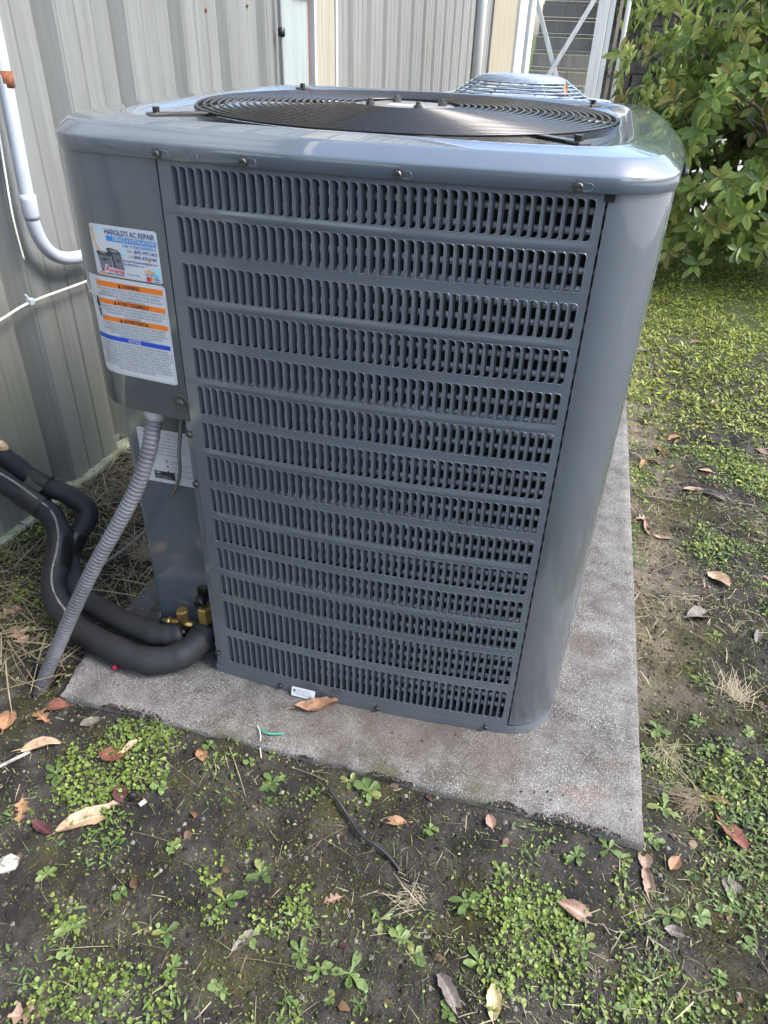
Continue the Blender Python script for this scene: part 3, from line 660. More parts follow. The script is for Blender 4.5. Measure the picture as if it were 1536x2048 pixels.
screw(cap, (AW+.0045-yb(.2), .17, 1.0215), (1, 0, 0)); screw(cap, (AW+.0045-yb(.6), .6, 1.0215), (1, 0, 0))
for z in (.579, .478, .054): screw(ac, (.2005, yb(XL)+.0026, z), (0, -1, 0), .0052)
for x in (.345, .558, .780): screw(ac, front(x, .0115, .0008), fn(x), .0045)
x_ = .192; q = MB(); q.lathe([(.0165, 0), (.015, .0012), (.011, -.0005), (.009, -.0012), (0, -.0012)], n=24); o = q.build('screw_dimple', M['zinc'], cover); o.location = front(x_, .6375, .0008); o.rotation_euler = fn(x_).to_track_quat('Z', 'Y').to_euler()
screw(cover, front(x_, .6375, .0006), fn(x_), .0075)
# service valves
vl = MB(); vl.tube([(.062, .028, .070), (.135, .034, .070)], .0095, 12); vl.tube([(.060, .028, .070), (.068, .0285, .070)], .0115, 6); valve = vl.build('service_valve', M['brass'], ac)
q = MB(); q.lathe([(.0, .034), (.0115, .034), (.0135, .031), (.0135, .008), (.010, .004), (.010, -.02)], (.098, .030, .078), 6, False); q.build('valve_cap', M['brass'], valve)
q = MB(); q.tube([(.060, .028, .070), (.044, .027, .070)], .0098, 10); q.build('port_cap', M['black'], valve)
q = MB(); q.tube([(.104, .020, .066), (.106, .004, .062)], .0105, 10); q.build('port_cap', M['black'], valve)
vl = MB(); vl.tube([(.15, .055, .085), (.152, .012, .078)], .011, 12); vl.tube([(.152, .03, .075), (.153, .026, .128)], .0125, 6); valve2 = vl.build('service_valve', M['brass'], ac)
q = MB(); q.lathe([(.0, .052), (.0125, .052), (.0155, .048), (.0155, .012), (.011, .006)], (.156, .028, .086), 6, False); q.build('valve_cap', M['brass'], valve2)
q = MB(); q.tube([(.146, .045, .148), (.147, .022, .144)], .0115, 12); q.build('port_cap', M['black'], valve2)
q = MB(); q.lathe([(.0, 0), (.02, 0), (.022, -.003), (.022, -.006)], n=16, axis='y'); o = q.build('grommet', M['black'], ac); o.location = (.146, .0565, .15)

# ---------------------------------------------------------------- stickers and lettering
def text_mesh(body, size, align='LEFT', bold=0.0, shear=0):
    cu = bpy.data.curves.new('txt', 'FONT'); cu.body = body; cu.size = size; cu.align_x = align; cu.resolution_u = 2; cu.offset = bold; cu.shear = shear
    ob = bpy.data.objects.new('txt', cu); COL.objects.link(ob); dg = bpy.context.evaluated_depsgraph_get(); me = bpy.data.meshes.new_from_object(ob.evaluated_get(dg))
    v = [tuple(p.co) for p in me.vertices]; f = [tuple(p.vertices) for p in me.polygons]
    bpy.data.objects.remove(ob); bpy.data.curves.remove(cu); bpy.data.meshes.remove(me); return v, f
class Sticker:
    """flat print laid on the cabinet; (a, b) runs in metres from the lower left corner"""
    def __init__(s, name, mp, w_, h_, mat, parent, rad=.004):
        s.mp = mp; s.w = w_; s.h = h_
        s.o = s.rect(name, 0, 0, w_, h_, mat, 0, parent, rad)
    def rect(s, name, a0, b0, a1, b1, mat, lvl=1, parent=None, rad=0, n=30):
        m = MB(); A = np.linspace(a0, a1, n); v = []
        for a in A:
            e = min(a-a0, a1-a); d = rad - math.sqrt(max(0, rad*rad-(rad-e)**2)) if rad and e < rad else 0
            v += [s.mp(a, b0+d, .0006+.00035*lvl), s.mp(a, b1-d, .0006+.00035*lvl)]
        m.add(v, [(2*i, 2*i+2, 2*i+3, 2*i+1) for i in range(n-1)], True); return m.build(name, mat, parent or s.o)
    def poly(s, name, pts, mat, lvl=1):
        m = MB(); m.add([s.mp(a, b, .0006+.00035*lvl) for a, b in pts], [tuple(range(len(pts)))]); return m.build(name, mat, s.o)
    def text(s, body, a, b, size, mat, width=None, align='LEFT', bold=0, shear=0, lvl=2, name='lettering'):
        v, f = text_mesh(body, 1.0, 'LEFT', bold, shear); 
        if not v: return
        x0 = min(p[0] for p in v); x1 = max(p[0] for p in v); k = size/.72
        kx = (width/(x1-x0)) if width else k
        W_ = (x1-x0)*kx; a0 = a - (W_/2 if align == 'CENTER' else W_ if align == 'RIGHT' else 0)
        m = MB(); m.add([s.mp(a0+(p[0]-x0)*kx, b+p[1]*k, .0006+.00035*lvl) for p in v], f); return m.build(name, mat, s.o)
def mapper(x0, z0):
    s0 = sx(x0)
    def mp(a, b, off): x, y = onout(s0+a, off + .0004); return (x, y, z0+b)
    return mp
# business sticker 0.123 x 0.078
S1 = Sticker('business_sticker', mapper(.067, .8375), .1235, .0775, M['white'], ac, .002)
S1.poly('printed_swirl', [(.002, .072), (.006, .072), (.008, .05), (.016, .038), (.012, .037), (.004, .05)], M['peach'], 1)
S1.poly('printed_swirl', [(.003, .001), (.022, .001), (.014, .006), (.006, .006)], M['peach'], 1)
S1.poly('printed_swirl', [(.017, .075), (.024, .075), (.020, .066), (.017, .062)], M['aqua'], 1); S1.poly('printed_swirl', [(.053, .042), (.062, .044), (.062, .037), (.054, .036)], M['aqua'], 1)
S1.poly('printed_swirl', [(.098, .020), (.122, .024), (.122, .004), (.112, .009), (.104, .006), (.112, .015)], M['aqua'], 1)
S1.poly('printed_swirl', [(.092, .016), (.102, .020), (.108, .016), (.110, .022), (.112, .012), (.096, .012)], M['peach'], 1); S1.poly('printed_swirl', [(.100, .036), (.107, .033), (.104, .028)], M['peach'], 1)
S1.text("HAROLD'S AC REPAIR", .029, .0645, .0082, M['navy'], .0905, bold=.016)
S1.rect('printed_band', .030, .0545, .1205, .0625, M['sky'], 1); S1.text('SERVICE & INSTALLATIONS', .0425, .0562, .0058, M['white'], .0765, bold=.018, lvl=2)
S1.text('OVER 14 YEARS EXPERIENCE', .0575, .0485, .0042, M['sky'], .062, bold=.018)
S1.text('Office', .066, .0418, .0032, M['inkgrey'], .0095); S1.text('(843) 997-1463', .0785, .0412, .0048, M['navy'], .0415, bold=.02)
S1.text('Cell', .067, .0338, .0032, M['inkgrey'], .008); S1.text('(843) 877-5184', .077, .0332, .0048, M['navy'], .041, bold=.02)
S1.text('HaroldsACRepairSales@gmail.com', .056, .0265, .0030, M['navy'], .062, bold=.018); S1.text('HaroldsACRepair.com', .056, .0215, .0030, M['navy'], .038, bold=.018)
S1.text('Moncks Corner, SC 29461', .060, .0065, .0021, M['navy'], .023, bold=.018)
S1.rect('printed_line', .0935, .0120, .1190, .0128, M['sky'], 2); S1.rect('printed_line', .0935, .0095, .1190, .0103, M['sky'], 2)
S1.rect('card_mark', .0965, .0015, .1055, .0082, M['orange'], 2, n=4); S1.poly('card_mark', [(.0945, .005), (.0965, .0085), (.1005, .0085), (.1025, .005), (.1005, .0012), (.0965, .0012)], M['red'], 3)
S1.text('VISA', .109, .0040, .0038, M['navy'], .0095, bold=.01, shear=.3); S1.rect('printed_line', .1085, .0015, .1185, .0025, M['navy'], 2)
gcol = simple('print_grey', (.16, .17, .20, 1), .5); gcol2 = simple('print_dark_grey', (.05, .05, .06, 1), .5); gcol3 = simple('print_mid_grey', (.30, .31, .34, 1), .5)
S1.poly('printed_unit', [(.008, .0335), (.033, .032), (.0335, .008), (.012, .006)], gcol, 2); S1.poly('printed_unit', [(.0065, .0375), (.030, .0365), (.034, .032), (.0085, .0325)], gcol2, 3); S1.poly('printed_unit', [(.014, .0365), (.026, .0358), (.025, .0342), (.015, .0347)], gcol3, 4)
for k in range(9): S1.rect('printed_slat', .0105+.0024*k, .0125, .0112+.0024*k, .0305, gcol3, 3, n=3)
S1.rect('printed_badge', .017, .0245, .025, .0275, gcol2, 4, n=3)
S1.poly('printed_unit', [(.0275, .0435), (.034, .044), (.048, .0420), (.0530, .0375), (.0555, .0125), (.036, .0135), (.0345, .033), (.029, .036)], gcol2, 3); S1.poly('printed_unit', [(.0375, .0365), (.0535, .0355), (.0558, .0125), (.0405, .0135)], gcol, 4); S1.poly('printed_unit', [(.031, .0420), (.046, .0412), (.0495, .0385), (.036, .0385)], gcol3, 4)
S1.rect('printed_badge', .044, .0255, .051, .0280, gcol2, 5, n=3); S1.rect('printed_slat', .041, .0205, .0555, .0211, gcol3, 5, n=3)
S1.poly('logo_outline', [(.0175, .0075), (.0215, .0185), (.0265, .0190), (.0285, .0145), (.0565, .0125), (.0565, .0055), (.0185, .0055)], M['white'], 5)
S1.text('A', .0195, .0083, .0098, M['red'], .0085, bold=.02, shear=.2, lvl=6, name='logo'); S1.text('mana', .0285, .0075, .0068, M['red'], .0270, bold=.02, shear=.2, lvl=6, name='logo')
S1.text('HEATING & AIR CONDITIONING', .0225, .0037, .0024, M['ink'], .033, bold=.01, lvl=6)
# warning sticker, wraps round the corner 0.155 x 0.165
S2 = Sticker('warning_label', mapper(.037, .6695), .1555, .1655, M['white'], ac, .003)
F_, L_ = .0235, .1510
def band(b0, b1, mat, txt, tm, a0=F_, tri=True):
    S2.rect('printed_band', a0, b0, L_, b1, mat, 1)
    cx_ = (F_+L_)/2; h = (b1-b0)
    if txt != 'NOTICE':
        wd = {'WARNING': .034, 'AVERTISSEMENT': .062, 'ADVERTENCIA': .049}[txt]
        S2.text(txt, cx_+.004, b0+h*.16, h*.72, tm, wd, 'CENTER', bold=.018)
        S2.poly('warning_triangle', [(cx_-wd/2-.0035, b0+h*.1), (cx_-wd/2+.0025, b0+h*.1), (cx_-wd/2-.0005, b0+h*.92)], M['ink'], 2)
    else: S2.text(txt, .082, b0+h*.16, h*.72, M['white'], .024, 'CENTER', bold=.02)
def para(lines, btop, lead, size, a0, a1, mat=M['inkgrey']):
    mx = max(len(q) for q in lines)
    for i, q in enumerate(lines): S2.text(q, (a0+a1)/2, btop - lead*(i+1), size, mat, (a1-a0)*min(1, len(q)/mx), 'CENTER')
band(.1500, .1585, M['orange'], 'WARNING', M['ink'])
para(['RISK OF ELECTRIC SHOCK. CAN CAUSE INJURY OR DEATH.', 'DISCONNECT ALL REMOTE ELECTRIC POWER SUPPLIES', 'BEFORE SERVICING. THIS COMPARTMENT MUST BE CLOSED', 'EXCEPT WHEN SERVICING.'], .1495, .0049, .0033, F_+.001, L_-.001)
band(.1215, .1297, M['orange'], 'AVERTISSEMENT', M['ink'])
para(['DANGER DE CHOC ELECTRIQUE OU DE MORT. COUPER TOUT', 'LE COURANT AVANT TOUT ENTRETIEN OU REPARATION. LE', 'COMPARTIMENT DOIT RESTER FERME SAUF PENDANT', "L'ENTRETIEN."], .1210, .0049, .0033, F_+.001, L_-.001)
band(.0930, .1012, M['orange'], 'ADVERTENCIA', M['ink'])
para(['PELIGRO DE CHOQUE ELECTRICO O MUERTE. DESCONECTE', 'TODAS LAS FUENTES DE ENERGIA ELECTRICA ANTES DE', 'MANTENIMIENTO O SERVICIO TECNICO. EL COMPARTIMIENTO', 'DEBE PERMANECER CERRADO EXCEPTO DURANTE EL', 'SERVICIO DE MANTENIMIENTO.'], .0925, .0047, .0032, F_+.001, L_-.001)
band(.0600, .0678, M['blue'], 'NOTICE', M['white'], .0015)
para(['THIS UNIT MUST NOT BE USED WITHOUT ROUTINE INSPECTION', 'OR MAINTENANCE. IF THE BUILDING IN WHICH ANY SUCH DEVICE IS', 'LOCATED WILL BE VACANT, CARE MUST BE TAKEN THAT SUCH DEVICE', 'IS PROPERLY INSPECTED AND MAINTAINED. IN THE EVENT THAT THE', 'BUILDING IS EXPOSED TO FREEZING TEMPERATURES, ALL WATER', 'LINES MUST BE DRAINED. THE BUILDING MUST BE PROPERLY', 'WINTERIZED, AND THE WATER SOURCE MUST BE CLOSED. IF THE', 'BUILDING IS EXPOSED TO FREEZING TEMPERATURES, ANY HYDRONIC', 'UNITS MUST BE DRAINED AS WELL. IN SUCH CASE, ALTERNATIVE', 'HEAT SOURCES MUST BE UTILIZED.'], .0590, .00485, .0033, .004, L_+.001)
for a0, b0, a1, b1 in ((.0015, .0022, L_+.002, .0026), (L_+.0018, .0022, L_+.0022, .150), (F_-.0012, .0700, F_-.0008, .1585)): S2.rect('printed_line', a0, b0, a1, b1, M['inkgrey'], 1, n=16)
S2.poly('hand_symbol', [(.0135, .120), (.0155, .130), (.0185, .132), (.0205, .128), (.0215, .118), (.0205, .113), (.0150, .114)], M['ink'], 1); S2.poly('hand_symbol', [(.0150, .112), (.0205, .111), (.0215, .098), (.0175, .099)], M['ink'], 1)
S2.poly('shock_symbol', [(.0075, .134), (.0095, .131), (.0090, .127), (.0120, .124), (.0105, .120), (.0125, .118), (.0100, .118), (.0112, .123), (.0078, .127), (.0085, .131)], M['ink'], 1)
# rating label on the service panel
def mpr(a, b, off): return (.046+a, .0580-off, .418+b)
S3 = Sticker('rating_label', mpr, .139, .118, M['white'], ac, .003)
rows3 = ['MODEL NO.   SERIAL NO.', 'VOLTS 208/230   PHASE 1   HZ 60', 'COMPRESSOR   RLA 16.7   LRA 82', 'FAN MOTOR   HP 1/4   FLA 1.4', 'MIN CIRCUIT AMPACITY   MAX FUSE', 'DESIGN PRESSURE   HIGH 450   LOW 250', 'FACTORY CHARGE   REFRIGERANT']
for i, q in enumerate(rows3): S3.text(q, .012+.002*(i % 3), .108-.0075*i, .0030, M['inkgrey'], .085-.006*(i % 4))
for i in range(3):
    S3.poly('warning_triangle', [(.052, .049-.012*i), (.058, .049-.012*i), (.055, .054-.012*i)], M['ink'], 1); S3.text(('WARNING', 'AVERTISSEMENT', 'ADVERTENCIA')[i], .060, .0495-.012*i, .003, M['inkgrey'], .022); S3.text('DO NOT OPERATE WITH PANELS OFF. SEE MANUAL.', .052, .0445-.012*i, .0022, M['inkgrey'], .075)
S3.rect('printed_box', .024, .0085, .068, .026, M['ink'], 1); S3.text('AHRI', .027, .0205, .004, M['white'], .010, bold=.018); S3.text('CERTIFIED', .040, .0205, .003, M['inkgrey'], .016); S3.text('UNITARY SMALL AC', .027, .0145, .0025, M['white'], .032); S3.text('ANSI STANDARD 210', .027, .0105, .0025, M['white'], .034)
S3.text('0151M00', .026, .003, .0025, M['inkgrey'], .014); S3.text('MADE IN USA', .100, .019, .003, M['inkgrey'], .018)
# little tag stuck on the base
def mpt(a, b, off): x, y, z = front(.372+a, .0, .0012+off); return (x, y-.020*(1-(b/.022))*.45, .001+b+.0008)
S4 = Sticker('base_tag', mpt, .052, .0195, M['white'], ac, .002)
S4.rect('printed_mark', .004, .009, .009, .015, M['inkgrey'], 1, n=3)
for i in range(3): S4.text(('CONDENSING UNIT', 'LOT 22 014 A', 'KEEP CLEAR OF BASE')[i], .011, .0135-.004*i, .0024, M['inkgrey'], (.030, .034, .037)[i])

# ================================================================ PIPES, CONDUIT, CABLES
P1 = spline([(-.60, .262, .225), (-.508, .247, .200), (-.416, .229, .170), (-.345, .212, .140), (-.288, .150, .108), (-.258, .062, .058), (-.172, -.002, .032), (-.054, -.043, .030), (.055, -.058, .031), (.122, -.030, .042), (.150, .010, .062), (.153, .030, .075)], 8)
P2 = spline([(-.66, .37, .225), (-.543, .328, .205), (-.430, .283, .186), (-.345, .284, .165), (-.292, .276, .125), (-.300, .208, .080), (-.283, .158, .050), (-.198, .076, .046), (-.092, .030, .050), (.026, -.002, .056), (.085, .0, .062), (.106, .010, .066)], 8)
l1 = empty('refrigerant_line', P1[0], label='front black foam-insulated pipe curving over the pad to the brass valves', cat='pipe', group='insulated refrigerant lines')
l2 = empty('refrigerant_line', P2[0], label='rear black foam-insulated pipe with a sharp elbow beside the wall', cat='pipe', group='insulated refrigerant lines')
def sub(name, root, pts, r_, mat, n=16, caps=True): q = MB(); o_ = Vector(root.location); q.tube([Vector(p)-o_ for p in pts], r_, n, caps); return q.build(name, mat, root)
r1 = [.0270 + .003*i/len(P1) + .0011*math.sin(i*.9) + .0013*noise.noise((i*.55, 3, 0)) for i in range(len(P1))]; r2 = [.0250 + .001*math.sin(i*1.3) + .0015*noise.noise((i*.6, 9, 0)) for i in range(len(P2))]
f1 = sub('insulation', l1, P1, r1, M['foam'], 20); f2 = sub('insulation', l2, P2, r2, M['foam'], 20)
for a, b, ps, rr_, root in ((14, 21, P1, .0300, l1), (30, 37, P1, .0305, l1), (47, 53, P1, .030, l1), (14, 20, P2, .0275, l2), (38, 45, P2, .0275, l2)): sub('tape_wrap', root, ps[a:b], rr_, M['tape'], 18, False)
# tape flaps bridging the two pipes
for i, j, w_ in ((16, 17, .05), (33, 40, .04)):
    q = MB(); a = Vector(P1[i]) + Vector((0, 0, .0295)); b = Vector(P2[j]) + Vector((0, 0, .0275)); d = (Vector(P1[i+1])-Vector(P1[i-1])).normalized(); v = []
    for k in range(7):
        t_ = k/6; c = a.lerp(b, t_*1.12-.02) + Vector((0, 0, -.006*math.sin(math.pi*t_)))
        v += [c - d*w_/2 + Vector((0, 0, .001*math.sin(k*2))), c + d*w_/2]
    q.add([Vector(p)-Vector(P1[0]) for p in v], [(2*k, 2*k+1, 2*k+3, 2*k+2) for k in range(6)], True); q.build('tape_flap', M['tape'], l1)
q = MB(); q.tube([(-.03, .004, .016), (-.012, .002, .013), (.006, .0, .009), (.016, .0, .004)], [.012, .016, .013, .006], 10); q.build('foam_sealant', leafcol('yellow_foam', (.52, .36, .16)), l2, loc=(.095, -.03, .0))
# thermostat wire strapped along the pipe
tw = [Vector(p)+Vector((.006, -.006, .0275 + .003*math.sin(i))) for i, p in enumerate(P1[8:48:3])]
q = MB(); q.tube(spline(tw, 4), .0030, 8); tag(q.build('control_wire', M['cable2']), 'pale grey wire taped along the top of the front insulated pipe', 'wire')
tc = [(.168, .030, .612), (.163, .022, .57), (.155, .018, .52), (.136, .035, .45), (.078, .072, .36), (.0, .105, .26), (-.09, .132, .165), (-.165, .148, .095), (-.232, .150, .035), (-.262, .150, .0)]
q = MB(); q.tube(spline(tc, 6), .0036, 8); tag(q.build('low_voltage_cable', M['cable']), 'thin dark grey cable hanging from the control box over the rating label', 'cable')
# flexible conduit
CP = spline([(.118, .018, .600), (.115, .010, .57), (.107, -.008, .52), (.081, -.028, .45), (.036, -.050, .366), (-.012, -.069, .283), (-.066, -.088, .181), (-.120, -.106, .072), (-.163, -.121, -.016), (-.188, -.130, -.075)], 12)
cum = [0]
for i in range(1, len(CP)): cum.append(cum[-1] + (CP[i]-CP[i-1]).length)
NR = 88; Lc = cum[-1]; pts = []; rad = []
for i in range(NR*4+1):
    s_ = Lc*i/(NR*4); j = min(len(cum)-2, int(np.searchsorted(cum, s_, 'right'))-1); t_ = (s_-cum[j])/(cum[j+1]-cum[j]); pts.append(CP[j].lerp(CP[j+1], t_)); rad.append((.0152, .0143, .0136, .0143)[i % 4])
cd = empty('flexible_conduit', CP[0], label='grey corrugated flexible conduit running from the control box down into the soil', cat='conduit')
sub('hose', cd, pts, rad, M['conduit'], 18); sub('fitting', cd, [(.1185, .019, .607), (.118, .017, .592), (.1175, .0155, .582)], [.0195, .0195, .0172], M['fitting'], 20)
# white pvc pipe on the wall
pv_ = [(-.512, .600, 1.60), (-.512, .597, 1.35), (-.512, .594, 1.116), (-.513, .586, .93), (-.513, .580, .80), (-.513, .583, .735), (-.512, .603, .685), (-.510, .645, .650), (-.507, .721, .632), (-.50, .90, .622), (-.49, 1.2, .615)]
pr_ = empty('drain_pipe', pv_[0], label='white plastic pipe bending along the metal wall behind the air conditioner', cat='pipe')
sub('pipe', pr_, spline(pv_, 8), .0165, M['pvc'], 16); sub('coupling', pr_, [(-.513, .5815, .812), (-.5128, .5805, .80), (-.513, .580, .765), (-.513, .5808, .755)], [.0195, .0195, .0195, .0172], M['pvc'], 18); sub('rusty_band', pr_, [(-.512, .594, 1.068), (-.512, .5935, 1.035)], .0182, M['rustm'], 16)
wc = [(-.556, .60, 1.05), (-.55, .578, .93), (-.545, .556, .80), (-.545, .553, .74), (-.548, .560, .66)]
q = MB(); q.tube(spline(wc, 6), .0028, 6); tag(q.build('loose_wire', M['cord']), 'frayed pale wire hanging beside the white plastic pipe', 'wire')
cr = empty('clothesline', (-.535, .415, .553), label='thin white line strung along the metal wall with a plastic clip', cat='cord')
sub('strand', cr, spline([(-.548, .20, .535), (-.535, .415, .553), (-.53, .524, .564), (-.521, .739, .557), (-.515, .95, .55)], 6), .0034, M['cord'], 8)
q = MB(); q.box((-.008, -.008, -.007), (.008, .008, .010)); q.bar((0, 0, .004), (-.003, -.008, .022), .006, .006); q.build('clip', M['pvc'], cr, loc=(.006, .109, .012), bevel=.002)

# ================================================================ OLDER UNIT BEHIND
a2 = empty('old_air_conditioner', (.49, 2.02, 0), label='older pale blue-grey air conditioner with a domed fan grille behind the new unit', cat='air conditioner')
def rsq(a_, n_, N=64): return [(a_*math.cos(t_)/(abs(math.cos(t_))**n_+abs(math.sin(t_))**n_)**(1/n_), a_*math.sin(t_)/(abs(math.cos(t_))**n_+abs(math.sin(t_))**n_)**(1/n_)) for t_ in (2*math.pi*i/N for i in range(N))]
def ringmesh(rs, N=64):
    m = MB(); m.add([(x, y, z) for rg, z in rs for x, y in rg], [(j*N+i, j*N+(i+1) % N, (j+1)*N+(i+1) % N, (j+1)*N+i) for j in range(len(rs)-1) for i in range(N)], True); return m
ringmesh([(rsq(.325, 9), 0), (rsq(.325, 9), .92)]).build('cabinet', M['paint2'], a2)
ringmesh([(rsq(.333, 9), .918), (rsq(.333, 9), .955), (rsq(.322, 8), .966), (rsq(.292, 6), .970), (rsq(.285, 2.6), .964), (rsq(.262, 2), .962), (rsq(.258, 2), .85)]).build('top_cap', M['paint2'], a2)
q = MB(); q.lathe([(0, .86), (.26, .86)], n=32); q.build('inner_deck', M['dark'], a2)
def dome(r_): return .972 + .072*(1-sstep(.12, .285, r_))
g2 = MB()
for k in range(10):
    a = 2*math.pi*k/10+.2; g2.tube([(r_*math.cos(a), r_*math.sin(a), dome(r_)-.004) for r_ in (.06, .12, .16, .20, .24, .282)], .003, 5)
g2 = g2.build('fan_grille', M['guard2'], a2)
for k in range(24):
    r_ = .283-.0145*k if k < 8 else .167-.0068*(k-8); q = MB(); q.tube([(r_*math.cos(2*math.pi*i/56), r_*math.sin(2*math.pi*i/56), dome(r_)) for i in range(56)], .0027, 5, False, True); q.build('grille_ring', M['guard2'], g2)
q = MB(); q.lathe([(0, 1.046), (.062, 1.046), (.066, 1.040)], n=24); q.build('grille_hub', M['paint2'], g2)
for k in range(4):
    q = MB(); q.bar((0.02*math.cos(k*1.57), .02*math.sin(k*1.57), .90), (.24*math.cos(k*1.57), .24*math.sin(k*1.57), .915), .11, .004); q.build('fan_blade', M['alu'], a2)

# ================================================================ SHRUB
def quat_align(d, roll=0): q = Vector(d).to_track_quat('Y', 'Z'); return q @ Matrix.Rotation(roll, 3, 'Y').to_quaternion()
sh = empty('broadleaf_shrub', (1.86, 4.2, .0), label='large evergreen shrub with glossy oval leaves at the upper right', cat='shrub')
tr = MB(); tips = []
RS = random.Random(11)
def limb(p, d, L, r_, depth):
    pts = [p]; q = Vector(p); d = Vector(d).normalized(); n = 5
    for i in range(n):
        d = (d + Vector((RS.uniform(-.22, .22), RS.uniform(-.22, .22), RS.uniform(-.05, .16)))).normalized(); q = q + d*L/n; pts.append(q.copy())
    tr.tube(pts, [r_*(1-.5*i/n) for i in range(n+1)], 7 if depth < 2 else 5, False)
    if depth < 3:
        for k in range(4 if depth < 2 else 3):
            i = RS.choice([2, 3, 4, 5]); a = RS.uniform(0, 6.28); nd = (d*.6 + Vector((math.cos(a), math.sin(a), RS.uniform(-.25, .55)))*.8); limb(pts[i], nd, L*RS.uniform(.5, .75), r_*.5, depth+1)
    else:
        tips.append((pts[-1], d)); tips.append((pts[3], (d+Vector((RS.uniform(-1, 1), RS.uniform(-1, 1), .3))).normalized()))
for b_, d_, L in (((-.12, .05, .02), (-.25, -.1, 1), .85), ((-.02, 0, .02), (.1, -.25, 1), .95), ((.08, .05, .02), (.45, .2, 1), .9), ((-.2, .0, .05), (-.8, -.3, .75), .65), ((.0, -.05, .05), (.75, -.5, .55), .7)): limb(Vector(b_), d_, L, .036, 0)
tr.build('trunk', M['bark'], sh)
LT = leaf_t((.02, .105, .175, .20, .155, .01), (0, .16, .36, .58, .82, 1), .35, .12)
LT2 = leaf_t((.02, .09, .15, .175, .14, .01), (0, .16, .36, .58, .82, 1), .55, .28)
clus = list(tips)
# fill the crown volume with whorls
for k in range(860):
    a = RS.uniform(0, 6.283); zz = RS.uniform(.22, 2.15); u_ = RS.random()**.45
    rmax = (.60 + .55*math.sin(min(1, max(0, (zz-.02)/1.0))*1.57)) * (1.0 + .22*fbm(math.cos(a)*1.5+zz, math.sin(a)*1.5, 1.6, 3))
    rr_ = rmax*u_
    if zz < .45 and RS.random() < .35: continue
    if 1.86 + rr_*math.cos(a) < .80 + .07*fbm(zz, rr_, 2.5, 2): continue
    p = Vector((rr_*math.cos(a), rr_*math.sin(a), zz)); d = Vector((math.cos(a), math.sin(a), RS.uniform(-.2, .7))).normalized(); clus.append((p, d))
for k in range(90):
    p = Vector((RS.uniform(-.85, -.05), RS.uniform(-.75, .1), RS.uniform(.10, .52))); clus.append((p, Vector((RS.uniform(-.6, .2), -.6, RS.uniform(.1, .8))).normalized()))
LM = []; LL = []; TI = []
for p, d in clus:
    n = RS.randint(6, 9); q0 = Vector(d).to_track_quat('Z', 'Y'); L0 = RS.uniform(.075, .11); tb = RS.random()*.75 + (.22 if RS.random() < .08 else 0)
    for k in range(n):
        a = 6.283*k/n + RS.uniform(-.3, .3); el = RS.uniform(.05, .75)
        q = q0 @ Matrix.Rotation(a, 3, 'Z').to_quaternion() @ Matrix.Rotation(el, 3, 'X').to_quaternion()
        LM.append(np.array((q.to_matrix() * (L0*RS.uniform(.75, 1.1))))); LL.append(Vector(p) + Vector((RS.uniform(-.01, .01), RS.uniform(-.01, .01), RS.uniform(-.012, .012)))); TI.append(min(.995, max(0, tb+RS.uniform(-.08, .08))))
LM = np.array(LM); LL = np.array([tuple(p) for p in LL]); TI = np.array(TI)
camp = np.array(cam.location) - np.array(sh.location)
dist = np.linalg.norm(LL - camp, axis=1)
Mc = np.array(cam.rotation_euler.to_matrix()); loc_c = (LL - camp) @ Mc; U = 768 + 1452.7*loc_c[:, 0]/-loc_c[:, 2]; Vv = 1024 - 1452.7*loc_c[:, 1]/-loc_c[:, 2]
infr = (U > 1205) & (U < 1536) & (Vv > 0) & (Vv < 540) & (loc_c[:, 2] < 0)
order = np.argsort(np.where(infr, dist, 99)); near = set(order[:300].tolist())
rest_i = np.array([i for i in range(len(LL)) if i not in near])
crown = bpy.data.objects.new('crown', inst_mesh('crown', LT[0], LT[1], LM[rest_i], LL[rest_i], M['shrub'], TI[rest_i])); link(crown, sh); tag(crown, kind='stuff')
lms = []
for k, T in enumerate((LT, LT2)):
    q = MB(); q.add(T[0], T[1], True); me = q.mesh('leaf'); me.materials.append(M['shrub']); lms.append(me)
for i in sorted(near):
    o = bpy.data.objects.new('leaf', lms[i % 2]); link(o, crown); o.matrix_local = Matrix.Translation(LL[i]) @ Matrix(LM[i]).to_4x4()
# ivy on the stone wall, far hedge
n = 2600; x = rng.uniform(.55, 3.6, n); z = rng.uniform(0, 2.6, n); keep = np.array([fbm(a, b, 1.6, 3) > -.05 for a, b in zip(x, z)]); x, z = x[keep], z[keep]; n = len(x)
me = inst_mesh('ivy', LT[0], LT[1], rotm(rng.uniform(0, 6.28, n), rng.uniform(.9, 1.9, n))*rng.uniform(.08, .14, n)[:, None, None], np.stack([x, np.full(n, 10.83)-rng.random(n)*.12, z], 1), M['shrub'])
tag(link(bpy.data.objects.new('ivy', me)), 'ivy creeping over the dark stone wall', 'ivy', kind='stuff')
n = 9000; th = rng.uniform(0, 1, n); x = 1.5 + 14*rng.random(n); y = 15 + rng.normal(0, .8, n); z = rng.random(n)**.8*3.2
me = inst_mesh('far_hedge', LT[0], LT[1], rotm(rng.uniform(0, 6.28, n), rng.uniform(-.5, 1.2, n))*rng.uniform(.25, .45, n)[:, None, None], np.stack([x, y, z], 1), M['shrub'])
tag(link(bpy.data.objects.new('far_hedge', me)), 'distant mass of hedge foliage beyond the driveway', 'hedge', kind='stuff')

